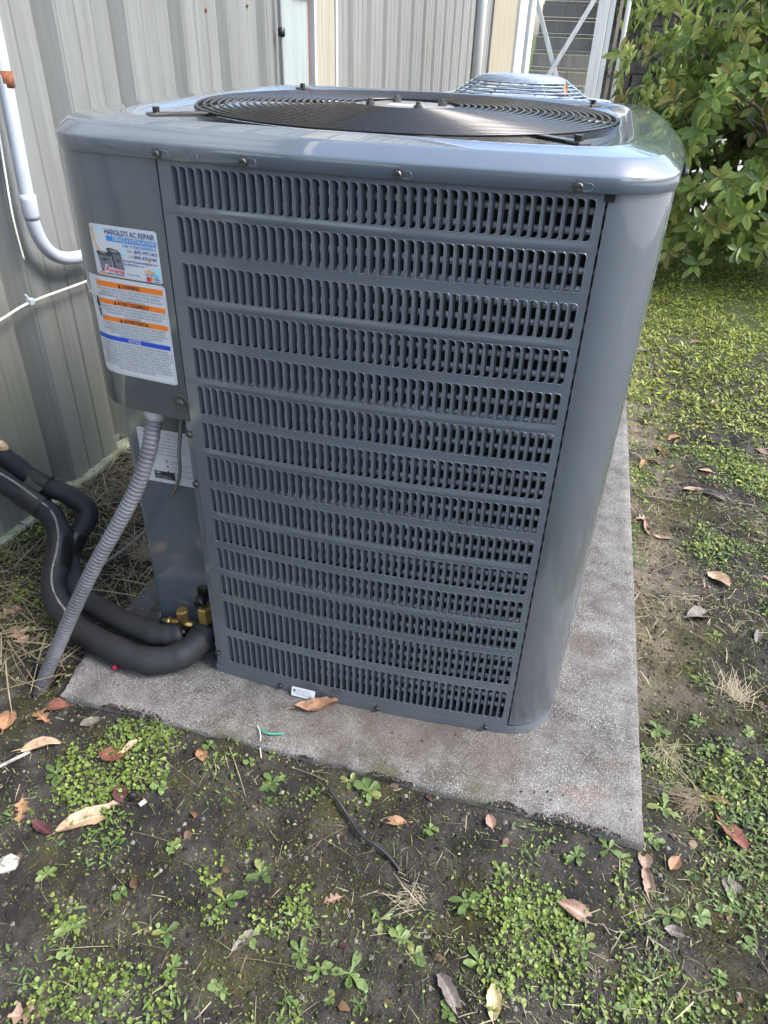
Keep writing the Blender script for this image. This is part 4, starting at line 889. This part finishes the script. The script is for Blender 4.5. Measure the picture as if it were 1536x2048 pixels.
# ================================================================ GROUND LIFE
camL = np.array(cam.location)
def visible(x, y, mg=160):
    p = np.stack([x, y, np.full(len(x), -.02)], 1) - camL; c = p @ Mc; u = 768+1452.7*c[:, 0]/-c[:, 2]; v = 1024-1452.7*c[:, 1]/-c[:, 2]
    return (c[:, 2] < 0) & (u > -mg) & (u < 1536+mg) & (v > 0) & (v < 2048+mg)
def offpad(x, y): return ~((x > px0-.0+.0*y) & (x < px1 - .009*(y-py0)+.004) & (y > py0-.004) & (y < py1)) & (x > -.56)
def cover_density(x, y):
    d = .5 + .75*fbm(x, y, 2.6, 4, 3.) + .35*fbm(x, y, 11, 2, 9.)
    if y < -.16 and x < 1.09:                                  # in front of the pad: dark bare soil with patches
        d -= .62
        for cx_, cy_, r_, a in ((.05, -.26, .22, .55), (.25, -.25, .12, .3), (.55, -.53, .2, .55), (.75, -.45, .16, .35), (.45, -.22, .14, .25), (1.0, -.24, .12, .35), (1.0, -.42, .16, .25), (.22, -.42, .14, -.4), (.70, -.30, .10, -.35), (.45, -.33, .1, -.3)):
            d += a*math.exp(-((x-cx_)**2+(y-cy_)**2)/r_**2)
    elif x > 1.05:
        d += -.30 + .5*sstep(.8, 2.4, y); d -= .55*math.exp(-((x-1.17)/.09)**2)*sstep(.2, .45, y)*(1-sstep(1.0, 1.4, y))
    else: d -= .25
    return d
def scatter(n, x0, x1, y0, y1, dens):
    x = rng.uniform(x0, x1, n); y = rng.uniform(y0, y1, n); k = visible(x, y) & offpad(x, y); x, y = x[k], y[k]; r_ = rng.random(len(x))
    k = np.array([r_[i] < dens(x[i], y[i]) for i in range(len(x))], bool); x, y = x[k], y[k]
    return x, y, np.array([gz(a, b) for a, b in zip(x, y)])
OV = leaf_t((.05, .26, .30, .16, .0), (0, .3, .55, .82, 1), .35, .30)
LN = leaf_t((.04, .12, .15, .10, .0), (0, .3, .55, .8, 1), .3, .45)
RL = leaf_t((.10, .40, .52, .44, .10), (0, .3, .6, .88, .97), .35, .20)
def tri():
    v = []; f = []
    for k in range(3):
        T = leaf_t((.06, .34, .46, .36), (.05, .45, .8, 1), .5, .25 + .1*k); a = 2.094*k; b_ = len(v)
        v += [(p[0]*math.cos(a)-p[1]*math.sin(a), p[0]*math.sin(a)+p[1]*math.cos(a), p[2]) for p in T[0]]; f += [tuple(i+b_ for i in q) for q in T[1]]
    return v, f
TR = tri()
def dd(seed, thr, gain=2.2, sc=6.0):
    def f(x, y):
        c = cover_density(x, y); return max(0, min(1, (c + .75*fbm(x, y, sc, 3, seed) - thr)*gain))
    return f
def cover(name, n, box, size, lift, label, tmpl=RL, mat='clover', dens=None, tilt=(-.15, .8), pw=1.6):
    x, y, z = scatter(n, *box, dens); k = len(x)
    sz = size[0] + (size[1]-size[0])*rng.random(k)**pw
    me = inst_mesh(name, tmpl[0], tmpl[1], rotm(rng.uniform(0, 6.28, k), rng.uniform(*tilt, k), rng.uniform(-.5, .5, k))*sz[:, None, None], np.stack([x, y, z-.001+rng.random(k)*lift], 1), M[mat], np.clip(.42+.35*np.array([fbm(a, b, 3.5, 3, 1.) for a, b in zip(x, y)])+rng.normal(0, .2, k), 0, .99))
    o = link(bpy.data.objects.new(name, me)); return tag(o, label, 'ground cover', kind='stuff')
FR = (-.6, 1.12, -.8, -.1); RT = (1.05, 2.0, -.6, 1.5); FA = (1.0, 3.2, .9, 5.4); LW = (-.58, .0, -.2, 1.1)
cover('round_leaf_weeds', 60000, FR, (.002, .009), .006, 'tiny round-leaved weeds creeping over the dark soil before the pad', RL, 'clover', dd(3., .34))
cover('trefoil_weeds', 16000, FR, (.003, .0085), .009, 'small three-leaved weeds in patches before the pad', TR, 'clover', dd(41., .46))
cover('narrow_leaf_weeds', 30000, FR, (.004, .016), .005, 'small narrow-leaved seedlings scattered before the pad', LN, 'weed', dd(52., .34))
cover('sparse_weeds', 60000, (-.6, 1.9, -.8, 1.2), (.002, .008), .004, 'single tiny seedlings dotted thinly over all the soil', OV, 'clover', lambda x, y: .32 + .5*fbm(x, y, 5, 3, 44.))
cover('round_leaf_weeds', 52000, RT, (.002, .009), .006, 'tiny round-leaved weeds creeping over the soil right of the pad', RL, 'clover', dd(63., .22))
cover('trefoil_weeds', 16000, RT, (.003, .010), .010, 'small three-leaved weeds in patches right of the pad', TR, 'clover', dd(74., .34))
cover('narrow_leaf_weeds', 42000, RT, (.004, .018), .006, 'small narrow-leaved seedlings scattered right of the pad', LN, 'weed', dd(85., .2))
cover('lawn_weeds', 95000, FA, (.005, .016), .014, 'bright yellow-green low weeds covering the ground towards the shrub', OV, 'lawn', lambda x, y, f=dd(96., .16, 2.2, 3.6): f(x, y)*sstep(.9, 2.0, y))
cover('lawn_grass', 40000, FA, (.01, .036), .006, 'short grass growing among the bright weeds towards the shrub', LN, 'lawn', lambda x, y, f=dd(17., .22, 2.2, 3.2): f(x, y)*sstep(.9, 2.2, y), (.2, 1.3))
cover('trefoil_weeds', 3000, LW, (.004, .010), .012, 'small three-leaved weeds growing between the wall and the pad', TR, 'lawn', dd(19., .2))
cover('round_leaf_weeds', 9000, LW, (.003, .009), .012, 'tiny round-leaved weeds growing between the wall and the pad', RL, 'lawn', dd(29., .2))
BLD = leaf_t((.014, .013, .010, .002), (0, .35, .7, 1), 0, .45)
gd_ = lambda x, y: max(0, .30+.8*fbm(x, y, 4.1, 3, 14.))*(1 if x > 1.05 else .5)
cover('grass', 34000, (-.6, 2.1, -.8, 1.6), (.008, .042), .002, 'thin short grass blades scattered through the weeds', BLD, 'weed', gd_, (.1, 1.2))
STR = leaf_t((.009, .010, .009, .004), (0, .3, .65, 1), 0, .16); SST = leaf_t((.024, .026, .024, .010), (0, .3, .65, 1), 0, .22)
sd_ = lambda x, y: max(0, .22+.8*fbm(x, y, 3.3, 3, 24.))*(1 if x > 1.05 else .7)
cover('dry_straw', 90000, (-.6, 1.9, -.8, 1.6), (.004, .034), .004, 'dry straw and dead grass bits strewn over the soil', SST, 'straw', sd_, (-.15, .3), 2.2)
cover('dead_grass', 60000, (1.05, 2.6, -.6, 4.2), (.01, .05), .006, 'matted dead grass right of the pad', SST, 'straw', lambda x, y: max(0, -.02+1.1*fbm(x, y, 4.5, 4, 61.)), (-.1, .5), 1.5)
ld_ = lambda x, y: max(0, .55+.6*fbm(x, y, 2.0, 3, 33.))*(.9 if (x < .02 and y > -.16) else 0)
cover('straw_litter', 7500, (-.58, .02, -.16, 1.15), (.04, .17), .018, 'thick mat of dead straw between the wall, pipes and pad', STR, 'straw', ld_, (-.1, .3))
cover('twigs', 700, (-.6, 2.0, -.8, 1.6), (.05, .16), .006, 'thin dead twigs and stems lying on the ground', leaf_t((.005, .006, .005, .003), (0, .3, .65, 1), .8, .1), 'straw', lambda x, y: .5, (-.04, .08))
LIT = leaf_t((.05, .3, .4, .3, .05), (0, .25, .5, .75, 1), .45, .5, .06)
cover('leaf_crumbs', 7000, (-.6, 2.4, -.8, 3.4), (.003, .020), .004, 'broken bits of dead brown leaves scattered over the ground', LIT, 'brownleaf', lambda x, y: .6 if x > 1.0 or x < 0 else .4, (-.3, .5), 2.4)
MF = ([(-.12, 0, 0), (.12, 0, 0), (.05, .25, .6), (-.05, .3, 1.0)], [(0, 1, 2, 3)])
md_ = lambda x, y: max(0, min(1, (.20 + .9*fbm(x, y, 3.4, 4, 71.) + .45*fbm(x, y, 19, 2, 5.))*1.5))
cover('moss', 300000, (-.6, 1.7, -.8, 1.1), (.003, .0075), .001, 'olive moss growing in patches over the soil', MF, 'mossf', md_, (-.4, .4), 1.)
# soil crumbs
CR = ([(-1, -1, 0), (1, -1, .1), (1.1, 1, 0), (-.9, 1, .1), (.1, -.1, 1.0)], [(0, 1, 4), (1, 2, 4), (2, 3, 4), (3, 0, 4)])
x, y, z = scatter(80000, -.6, 1.8, -.8, 1.3, lambda x, y: .6); k = len(x)
me = inst_mesh('soil_crumbs', CR[0], CR[1], rotm(rng.uniform(0, 6.28, k), rng.uniform(-.4, .4, k))*(rng.random(k)**4*.0042+.0006)[:, None, None], np.stack([x, y, z-.0005], 1), M['crumb'], smooth=False)
tag(link(bpy.data.objects.new('soil_crumbs', me)), 'crumbs of dark soil and grit on the ground', 'soil', kind='stuff')
x = rng.uniform(px0, px1, 220); y = rng.uniform(py0, .0, 220); k0 = ~((x > .02) & (x < .86) & (y > -.035)); x, y = x[k0], y[k0]; k = len(x)
me = inst_mesh('pad_grit', CR[0], CR[1], rotm(rng.uniform(0, 6.28, k), rng.uniform(-.3, .3, k))*(rng.random(k)**3*.0018+.0005)[:, None, None], np.stack([x, y, np.full(k, -.0005)], 1), M['crumb'], smooth=False)
tag(link(bpy.data.objects.new('pad_grit', me)), 'fine grit lying on the concrete pad', 'grit', kind='stuff')

# soil and moss washed over the rim of the pad
n = 16000; x = rng.uniform(px0, px1-.01, n); d_ = np.abs(rng.normal(0, .011, n)); k0 = np.array([d_[i] < .05*max(0, .02+.9*fbm(x[i], 3.3, 7, 4, 2.)) for i in range(n)]); x, d_ = x[k0], d_[k0]; k = len(x)
me = inst_mesh('washed_soil', CR[0], CR[1], rotm(rng.uniform(0, 6.28, k), rng.uniform(-.4, .4, k))*(rng.random(k)**3*.0022+.0007)[:, None, None], np.stack([x, py0-.004+d_, -.0022*np.ones(k)], 1), M['crumb'], smooth=False)
tag(link(bpy.data.objects.new('washed_soil', me)), 'dark soil crumbs washed over the front rim of the pad', 'soil', kind='stuff')

# weed rosettes -----------------------------------------------------------------
def rosette(seed, nl, L, wide, up):
    r_ = random.Random(seed); m = MB()
    for k in range(nl):
        wv = [.05, .07, .13, .22, .27, .30, .24, .14, .02]; wv = [w_*wide*r_.uniform(.78, 1.15) for w_ in wv]
        T = leaf_t(tuple(wv), (0, .16, .32, .46, .6, .72, .85, .94, 1), r_.uniform(.15, .5), r_.uniform(.1, .5), .012); a = 6.283*k/nl+r_.uniform(-.45, .45); l_ = L*r_.uniform(.45, 1.15)
        mt = Matrix.Rotation(a, 4, 'Z') @ Matrix.Rotation(r_.uniform(.05, up), 4, 'X') @ Matrix.Rotation(r_.uniform(-.35, .35), 4, 'Y'); m.add([tuple(mt @ (Vector(p)*l_) + Vector((0, 0, .003*r_.random()))) for p in T[0]], T[1], True)
    me = m.mesh('weed_leaves'); me.materials.append(M['weed'])
    at = me.attributes.new('tint', 'FLOAT', 'POINT'); n_ = len(me.vertices)//nl; at.data.foreach_set('value', np.repeat(np.random.default_rng(seed).random(nl)*.35, n_).astype(np.float32)); return me
ros = [rosette(s_, nl, L, wd, up) for s_, nl, L, wd, up in ((1, 7, .036, 1.0, .5), (2, 9, .042, .8, .6), (3, 6, .030, 1.25, .5), (4, 8, .048, .75, .7), (5, 5, .028, 1.3, .6), (6, 11, .044, .9, .5))]
WP = [(.418,-.264),(.551,-.191),(.589,-.202),(.457,-.236),(.203,-.265),(.21,-.297),(.124,-.312),(.33,-.311),(.261,-.193),(.351,-.203),(.41,-.232),(-.015,-.251),(0,-.32),(-.082,-.284),(.289,-.394),(.385,-.366),(.454,-.393),(.419,-.457),(.481,-.497),(.492,-.558),(.469,-.579),(.201,-.561),(.216,-.596),(.257,-.629),(.349,-.527),(.386,-.57),(.996,-.36),(1.013,-.39),(.956,-.45),(1.065,-.433),(.738,-.446),(.696,-.442),(.804,-.345),(.565,-.496),(.603,-.511),(.549,-.538),(.649,-.502),(.63,-.543),(.675,-.537),(.592,-.568),(.71,-.43),(.671,-.409),(.717,-.239),(.99,-.189),(1.029,-.192),(1.059,-.198),(.974,-.223),(.873,-.391),(.839,-.432),(.849,-.278),(.89,-.337),(.709,-.548),(.807,-.513),(.246,-.49),(.107,-.495),(.023,-.463)]
WPR = [(1.131,-.276),(1.237,-.228),(1.109,.06),(1.132,.133),(1.216,.186),(1.229,.109),(1.155,0),(1.315,.174),(1.133,-.063),(1.112,-.143),(1.297,.042),(1.259,-.12),(1.168,-.194),(1.179,-.262),(1.118,-.382),(1.201,-.351),(1.253,-.29),(1.35,.35),(1.28,.48),(1.42,.62),(1.36,.9),(1.5,1.1),(1.22,1.25)]
NLV = ('seven', 'nine', 'six', 'eight', 'five', 'eleven'); used_l = set()
def weed(p, label, group, s_=1.0):
    idx = RS.randrange(6); size = 'small' if s_ < .54 else 'middling' if s_ < .67 else 'larger'
    if 'front' in group: zone = ('at the pad edge' if p[1] > -.24 else 'in the middle soil' if p[1] > -.42 else 'near the bottom edge') + (', far left' if p[0] < .15 else ', left of centre' if p[0] < .45 else ', centre' if p[0] < .75 else ', right of centre')
    else: zone = 'right of the pad ' + ('near the bottom' if p[1] < -.2 else 'by its corner' if p[1] < .06 else 'by the unit front' if p[1] < .3 else 'beside the sandy strip' if p[1] < .7 else 'beyond the sandy strip') + (', touching it' if p[0] < 1.17 else ', farther off')
    for k in range(6):
        label = '%s weed rosette of %s leaves %s' % (size, NLV[(idx+k) % 6], zone)
        if label not in used_l: break
    idx = (idx+k) % 6; used_l.add(label)
    t_ = empty('weed_plant', (p[0], p[1], gz(*p)), label=label, cat='weed', group=group); t_.rotation_euler = (0, 0, RS.uniform(0, 6.28)); t_.scale = (s_,)*3
    o = bpy.data.objects.new('leaf_rosette', ros[idx]); link(o, t_)
    q = MB(); q.tube([(0, 0, -.006), (0, 0, .004)], .0018, 5); q.build('root_crown', M['weed'], t_)
for p in WP[::2] + WP[1::4]: weed(p, 'small green weed rosette growing in the dark soil in front of the pad', 'weeds in front of the pad', RS.uniform(.42, .8))
for p in WPR: weed(p, 'small green weed rosette growing in the ground right of the pad', 'weeds right of the pad', RS.uniform(.4, .7))
# dry grass tufts
def tuft(p, n, L, label):
    q = MB(); r_ = random.Random(int(p[0]*1000))
    a0 = r_.uniform(0, 6.28)
    for k in range(n*2):
        T = leaf_t((.010, .010, .008, .002), (0, .35, .7, 1), 0, r_.uniform(.1, .7)); l_ = L*r_.uniform(.35, 1.1)
        mt = Matrix.Translation((r_.gauss(0, .016), r_.gauss(0, .012), r_.uniform(0, .004))) @ Matrix.Rotation(a0 + r_.gauss(0, .75), 4, 'Z') @ Matrix.Rotation(abs(r_.gauss(.18, .28)), 4, 'X')
        q.add([tuple(mt @ (Vector(v)*l_)) for v in T[0]], T[1])
    o = q.build('dry_grass_tuft', M['straw'], loc=(p[0], p[1], gz(*p))); tag(o, label, 'grass tuft', 'dry grass tufts')
tuft((1.198, -.023), 70, .06, 'bushy dry grass tuft near the front right corner of the pad')
tuft((1.298, .282), 80, .07, 'wide brown grass tuft at the right edge beyond the bare strip')
tuft((1.149, .083), 50, .06, 'small straw-coloured grass tuft beside the right edge of the pad')
tuft((1.16, .853), 60, .07, 'pale grass tuft beside the far end of the bare sandy strip')
tuft((.718, -.362), 45, .05, 'flattened dry grass tuft in the soil before the pad centre')
tuft((-.33, .66), 80, .17, 'tall dry grass clump leaning against the wall sill')
tuft((-.20, .33), 60, .13, 'dry grass clump between the pipes and the service panel')

# fallen leaves -------------------------------------------------------------------
def dead_leaf(kind, L, seed, curl=.3):
    r_ = random.Random(seed); N = 25 if kind == 'oak' else 13; m = MB(); v = []
    for i in range(N):
        t_ = i/(N-1)
        if kind == 'oval': w_ = .34*math.sin(math.pi*min(1, t_*.98+.01))**.75
        elif kind == 'lance': w_ = .19*math.sin(math.pi*t_)**.8*(1.15-.3*t_)
        elif kind == 'oak': w_ = (.04+.30*math.sin(math.pi*t_)**.8)*(.66+.34*math.cos(t_*6.283*3.4+seed*.3))*(0 if i in (0, N-1) else 1)
        elif kind == 'torn': w_ = .16*math.sin(math.pi*min(.93, t_*.9+.02))**.6*(1+.25*r_.uniform(-1, 1)*(t_ > .6))
        for j, u in enumerate((-1, -.5, 0, .5, 1)):
            x_ = u*w_*(1+.1*r_.uniform(-1, 1)); z_ = curl*(abs(u)**1.6)*w_*.9 + .10*curl*math.sin(t_*5+seed)*(1+.5*u) + (.02 if j == 2 else 0)*-1
            v.append((x_*L, (t_-.5)*L, (z_+.03)*L))
    m.add(v, [(i*5+j, i*5+j+1, (i+1)*5+j+1, (i+1)*5+j) for i in range(N-1) for j in range(4)], True)
    m.tube([(0, -.5*L, .03*L), (.02*L, -.62*L, .035*L), (.03*L, -.72*L, .02*L)], .0009, 4)
    return m
GL = 'dead leaves lying on the ground'
def leaf_thing(p, kind, L, rz, mat, label, curl=.3, tilt=None, z=None, group=GL):
    tilt = tilt or (RS.uniform(-.12, .12), RS.uniform(-.15, .15))
    o = dead_leaf(kind, L*.9, int(abs(p[0])*977+abs(p[1])*331) % 91, curl).build('fallen_leaf', M[mat]); o.location = (p[0], p[1], (gz(*p)+.0015) if z is None else z); o.rotation_euler = (tilt[0], tilt[1], rz); tag(o, label, 'leaf', group)
LV = [((.115, -.385), 'torn', .125, -.80, 'lf_tan', 'long pale tan torn leaf on the soil at lower left', .5), ((.087, -.262), 'oval', .058, 1.75, 'lf_red', 'round glossy red-brown leaf below the left pad corner', .15),
      ((-.009, -.407), 'oak', .055, .5, 'lf_orange', 'small lobed orange-brown leaf left of the long tan leaf', .2), ((.045, -.425), 'lance', .06, 1.3, 'lf_maroon', 'dark maroon leaf tucked under the stem of the tan leaf', .3), ((.145, -.328), 'oval', .045, .7, 'lf_maroon', 'maroon leaf behind the tip of the long tan leaf', .3),
      ((-.165, -.246), 'oval', .06, .4, 'lf_orange', 'orange leaf near the left edge by the conduit hole', .4), ((-.054, -.283), 'lance', .085, -1.0, 'lf_tan', 'curled tan leaf on the weeds at the left', .7), ((-.10, -.222), 'oak', .05, 1.2, 'lf_orange', 'small orange leaf between the weeds below the conduit', .5),
      ((.004, -.206), 'oval', .045, 2.4, 'lf_grey', 'dull grey-brown leaf at the pad edge left of the round red leaf', .3), ((.118, -.236), 'lance', .05, -.6, 'lf_tan', 'thin tan leaf touching the round red leaf', .8), ((.256, -.215), 'oval', .038, .6, 'lf_orange', 'small pointed orange leaf near the front pad edge', .5),
      ((-.085, -.192), 'oval', .055, 1.9, 'lf_red', 'reddish leaf beside the foot of the conduit', .4), ((-.302, -.03), 'oak', .085, 1.0, 'lf_tan', 'large broken tan leaf on straw at the left edge', .5), ((-.365, .02), 'oak', .07, -.3, 'lf_pink', 'pale brown leaf on the straw mat at the far left', .5),
      ((-.325, .487), 'oak', .09, .5, 'lf_orange', 'orange oak leaf behind the flexible conduit', .6), ((-.315, .575), 'oval', .07, 2.0, 'lf_tan', 'tan leaf near the base of the recessed panel', .6), ((-.245, .35), 'oak', .08, 2.6, 'lf_red', 'rust-brown leaf in the straw beside the recessed panel', .5),
      ((.982, -.31), 'lance', .078, 1.35, 'lf_pink', 'pinkish curled leaf on the soil front right of the pad', .6), ((1.10, -.234), 'torn', .07, .25, 'lf_pink', 'pale brown folded leaf below the right pad corner', .5), ((1.093, -.186), 'oval', .042, .1, 'lf_pink', 'small rosy leaf just below the right pad corner', .4),
      ((1.25, -.078), 'lance', .10, .55, 'lf_red', 'long reddish leaf with a midrib at the right edge', .25), ((1.241, -.197), 'oval', .05, .9, 'lf_grey', 'silvery grey leaf among weeds at the lower right', .4), ((.653, -.244), 'lance', .05, 1.75, 'lf_orange', 'small orange strip of leaf before the middle of the pad', .4),
      ((.587, -.402), 'oak', .036, 2.2, 'lf_pink', 'small pink-tan leaf piece in the centre foreground', .3), ((.82, -.198), 'oval', .032, .4, 'lf_pink', 'small pale leaf by the pad edge right of centre', .5), ((.868, -.48), 'lance', .065, .1, 'lf_yellow', 'yellowish tan leaf at the bottom edge of the picture', .4),
      ((.803, -.49), 'torn', .075, .75, 'lf_grey', 'grey papery leaf at the bottom right of centre', .5), ((1.136, -.304), 'oval', .035, 1.4, 'lf_grey', 'small grey-mauve leaf in the lower right weeds', .5), ((1.226, -.017), 'lance', .055, 1.5, 'lf_orange', 'orange-brown leaf beside the bushy dry tuft', .5),
      ((.473, -.508), 'torn', .05, -.4, 'lf_grey', 'narrow brown-grey leaf in the left foreground', .4), ((.215, -.685), 'oak', .06, 2.0, 'lf_pink', 'pale leaf cut by the bottom left corner of the picture', .4), ((1.144, -.178), 'oval', .035, 2.6, 'lf_orange', 'small tan leaf right of the pad corner', .5)]
for p, k_, L, rz, mt, lb, cu in LV: leaf_thing(p, k_, L, rz, mt, lb, cu)
leaf_thing((.435, -.052), 'torn', .10, -1.15, 'lf_orange', 'curled orange-brown leaf lying on the concrete pad', .9, z=.004)
leaf_thing((.655, 1.86), 'lance', .05, .6, 'lf_orange', 'brown leaf caught on the old unit fan grille', .5, (1.1, .2), 1.020)
for i, p in enumerate([(1.248,1.557),(1.13,1.319),(1.284,1.186),(1.341,1.142),(1.214,2.643),(1.291,2.364),(1.19,2.296),(1.287,3.2),(1.123,.982),(1.342,1.695),(1.14,.94),(1.553,2.805),(1.18,.9),(1.311,.712),(1.537,1.515),(1.2,1.45),(1.16,1.36),(1.22,2.2),(1.36,2.25),(1.42,1.9),(1.5,1.25),(1.45,.75),(1.25,2.45),(1.15,2.45),(1.33,1.32),(1.6,2.0),(1.4,2.6),(1.25,.55),(1.38,.5)]):
    zone = ('beside the bare sandy strip' if p[1] < .8 else 'beside the far part of the pad' if p[1] < 1.4 else 'midway to the shrub' if p[1] < 2.1 else 'towards the shrub' if p[1] < 2.6 else 'just before the shrub') + (' near the right edge' if p[0] > 1.4 else '')
    combos = [(c, k_) for c in (('lf_tan', 'tan'), ('lf_pink', 'pinkish'), ('lf_orange', 'orange-brown'), ('lf_red', 'red-brown'), ('lf_grey', 'grey')) for k_ in (('oval', 'oval'), ('oak', 'lobed'), ('lance', 'narrow'), ('torn', 'ragged'))]; RS.shuffle(combos)
    for c, k_ in combos:
        lb = '%s %s dead leaf lying %s' % (c[1], k_[1], zone)
        if lb not in used_l: break
    used_l.add(lb)
    leaf_thing(p, k_[0], RS.uniform(.045, .085), RS.uniform(0, 6.28), c[0], lb, RS.uniform(.3, .7), group='dead leaves right of the unit')

# small debris --------------------------------------------------------------------
q = MB(); q.lathe([(0, .010), (.006, .010), (.0075, .009), (.0075, 0)], n=14); o = q.build('bottle_cap', M['black'], loc=(.170, -.325, gz(.17, -.325)+.006), rot=(1.2, .2, .4)); tag(o, 'small black plastic cap lying on the soil at left', 'cap')
q = MB(); q.box((-.004, -.007, 0), (.004, .007, .004)); tag(q.build('plastic_chip', M['stone'], loc=(.197, -.336, gz(.197, -.336)+.003), rot=(.1, .2, -.5), bevel=.001), 'tiny white plastic chip next to the black cap', 'debris')
q = MB(); v = []; r_ = random.Random(5)
for j, (rr_, h) in enumerate(((.016, 0), (.022, .004), (.020, .009), (.010, .012))):
    for k in range(9): a = k*.698; e = r_.uniform(.72, 1.15); v.append((rr_*e*math.cos(a), rr_*e*.75*math.sin(a), h*r_.uniform(.8, 1.2)))
q.add(v, [(j*9+k, j*9+(k+1) % 9, (j+1)*9+(k+1) % 9, (j+1)*9+k) for j in range(3) for k in range(9)] + [tuple(27+k for k in range(9))])
o = q.build('white_stone', M['stone'], loc=(.036, -.502, gz(.036, -.502)-.001), rot=(.15, .1, .4)); tag(o, 'rough white stone at the left edge of the foreground', 'stone')
q = MB(); q.bar((-.02, -.02, 0), (.02, .03, .004), .005, .003); tag(q.build('white_stick', M['stone'], loc=(-.088, -.33, gz(-.088, -.33)+.005)), 'short white plastic stick at the far left edge', 'debris')
wq = [(.520, -.225, .004), (.545, -.242, .007), (.573, -.262, .005), (.600, -.284, .008), (.628, -.294, .006), (.655, -.303, .004), (.681, -.319, .001)]
q = MB(); q.tube(spline([(x, y, gz(x, y)+z+.004) for x, y, z in wq], 6), .0030, 8); tag(q.build('cable_scrap', M['wirek']), 'short piece of black cable on the soil in the foreground', 'cable')
q = MB(); q.tube(spline([(.344, -.136, .004), (.362, -.145, .006), (.380, -.141, .004), (.396, -.134, .003)], 5), .0016, 6); tag(q.build('green_wire', M['wireg']), 'thin green wire scrap at the front edge of the pad', 'wire')
q = MB(); q.tube(spline([(.338, -.132, .004), (.352, -.150, .004), (.360, -.172, -.008), (.370, -.19, -.012)], 5), .0011, 5); tag(q.build('white_wire', M['cord']), 'thin white wire scrap beside the green wire', 'wire')
q = MB(); q.tube([(-.006, 0, 0), (.006, .001, 0)], .0036, 8); tag(q.build('white_plug', M['stone'], loc=(.418, -.034, .0035), rot=(0, 0, .2)), 'tiny white plug on the pad beside the curled leaf', 'debris')
q = MB(); q.lathe([(0, .006), (.005, .005), (.006, 0), (.004, -.003)], n=8); tag(q.build('red_berry', M['red'], loc=(-.02, -.075, .004)), 'tiny red berry on the left corner of the pad', 'berry')

# ================================================================ ADDED BEHIND THE CAMERA FOR REFLECTIONS (out of view)
hs = empty('reflection_house', (3.5, -15, 0), label='beige house with a grey roof added out of view for reflections', cat='house')
q = MB(); q.box((-5, -3, -.1), (5, 3, 2.9)); q.build('wall', simple('beige_siding', (.55, .47, .37, 1), .8), hs)
q = MB(); q.add([(-5.4, -3.4, 2.9), (5.4, -3.4, 2.9), (5.4, 3.4, 2.9), (-5.4, 3.4, 2.9), (-5.4, 0, 4.6), (5.4, 0, 4.6)], [(0, 1, 5, 4), (2, 3, 4, 5), (1, 2, 5), (3, 0, 4), (3, 2, 1, 0)]); q.build('roof', simple('grey_shingles', (.09, .09, .095, 1), .9), hs)
for x_ in (-3, 0, 3): q = MB(); q.box((x_-.5, 2.98, 1.0), (x_+.5, 3.03, 2.2)); q.build('window', simple('window_glass', (.03, .035, .04, 1), .1), hs)
def reflection_tree(p, H, rr_, label, seed):  # unseen trees, added to darken the reflections in the cabinet paint
    r_ = np.random.default_rng(seed); t_ = empty('reflection_tree', p, label=label, cat='tree', group='trees added for reflections')
    q = MB(); q.tube([(0, 0, -.1), (.05, 0, H*.3), (-.05, .1, H*.6)], [.2, .15, .08], 8)
    for k in range(5): a = k*1.3; q.tube([(0, 0, H*.35+.1*k), (math.cos(a)*rr_*.4, math.sin(a)*rr_*.4, H*.55+.1*k)], [.08, .03], 6)
    q.build('trunk', M['bark'], t_)
    n = 2600; c = r_.normal(0, 1, (26, 3))*np.array([rr_*.45, rr_*.45, H*.17])+np.array([0, 0, H*.66]); loc = c[r_.integers(0, 26, n)] + r_.normal(0, 1, (n, 3))*rr_*.2
    o = bpy.data.objects.new('crown', inst_mesh('crown', LT[0], LT[1], rotm(r_.uniform(0, 6.28, n), r_.uniform(-.8, 1.2, n))*r_.uniform(.22, .42, n)[:, None, None], loc, M['shrub'])); link(o, t_)
for i, (p, H, rr_) in enumerate((((-3.5, -9, 0), 6.5, 2.6), ((-.5, -11.5, 0), 8, 3), ((13, -7, 0), 7, 2.8), ((-7, -6, 0), 7.5, 3))): reflection_tree(p, H, rr_, ('tall leafy tree added out of view at the left for reflections', 'tallest leafy tree added out of view for reflections', 'leafy tree added out of view right of the beige house', 'leafy tree added out of view at the far left')[i], i+3)
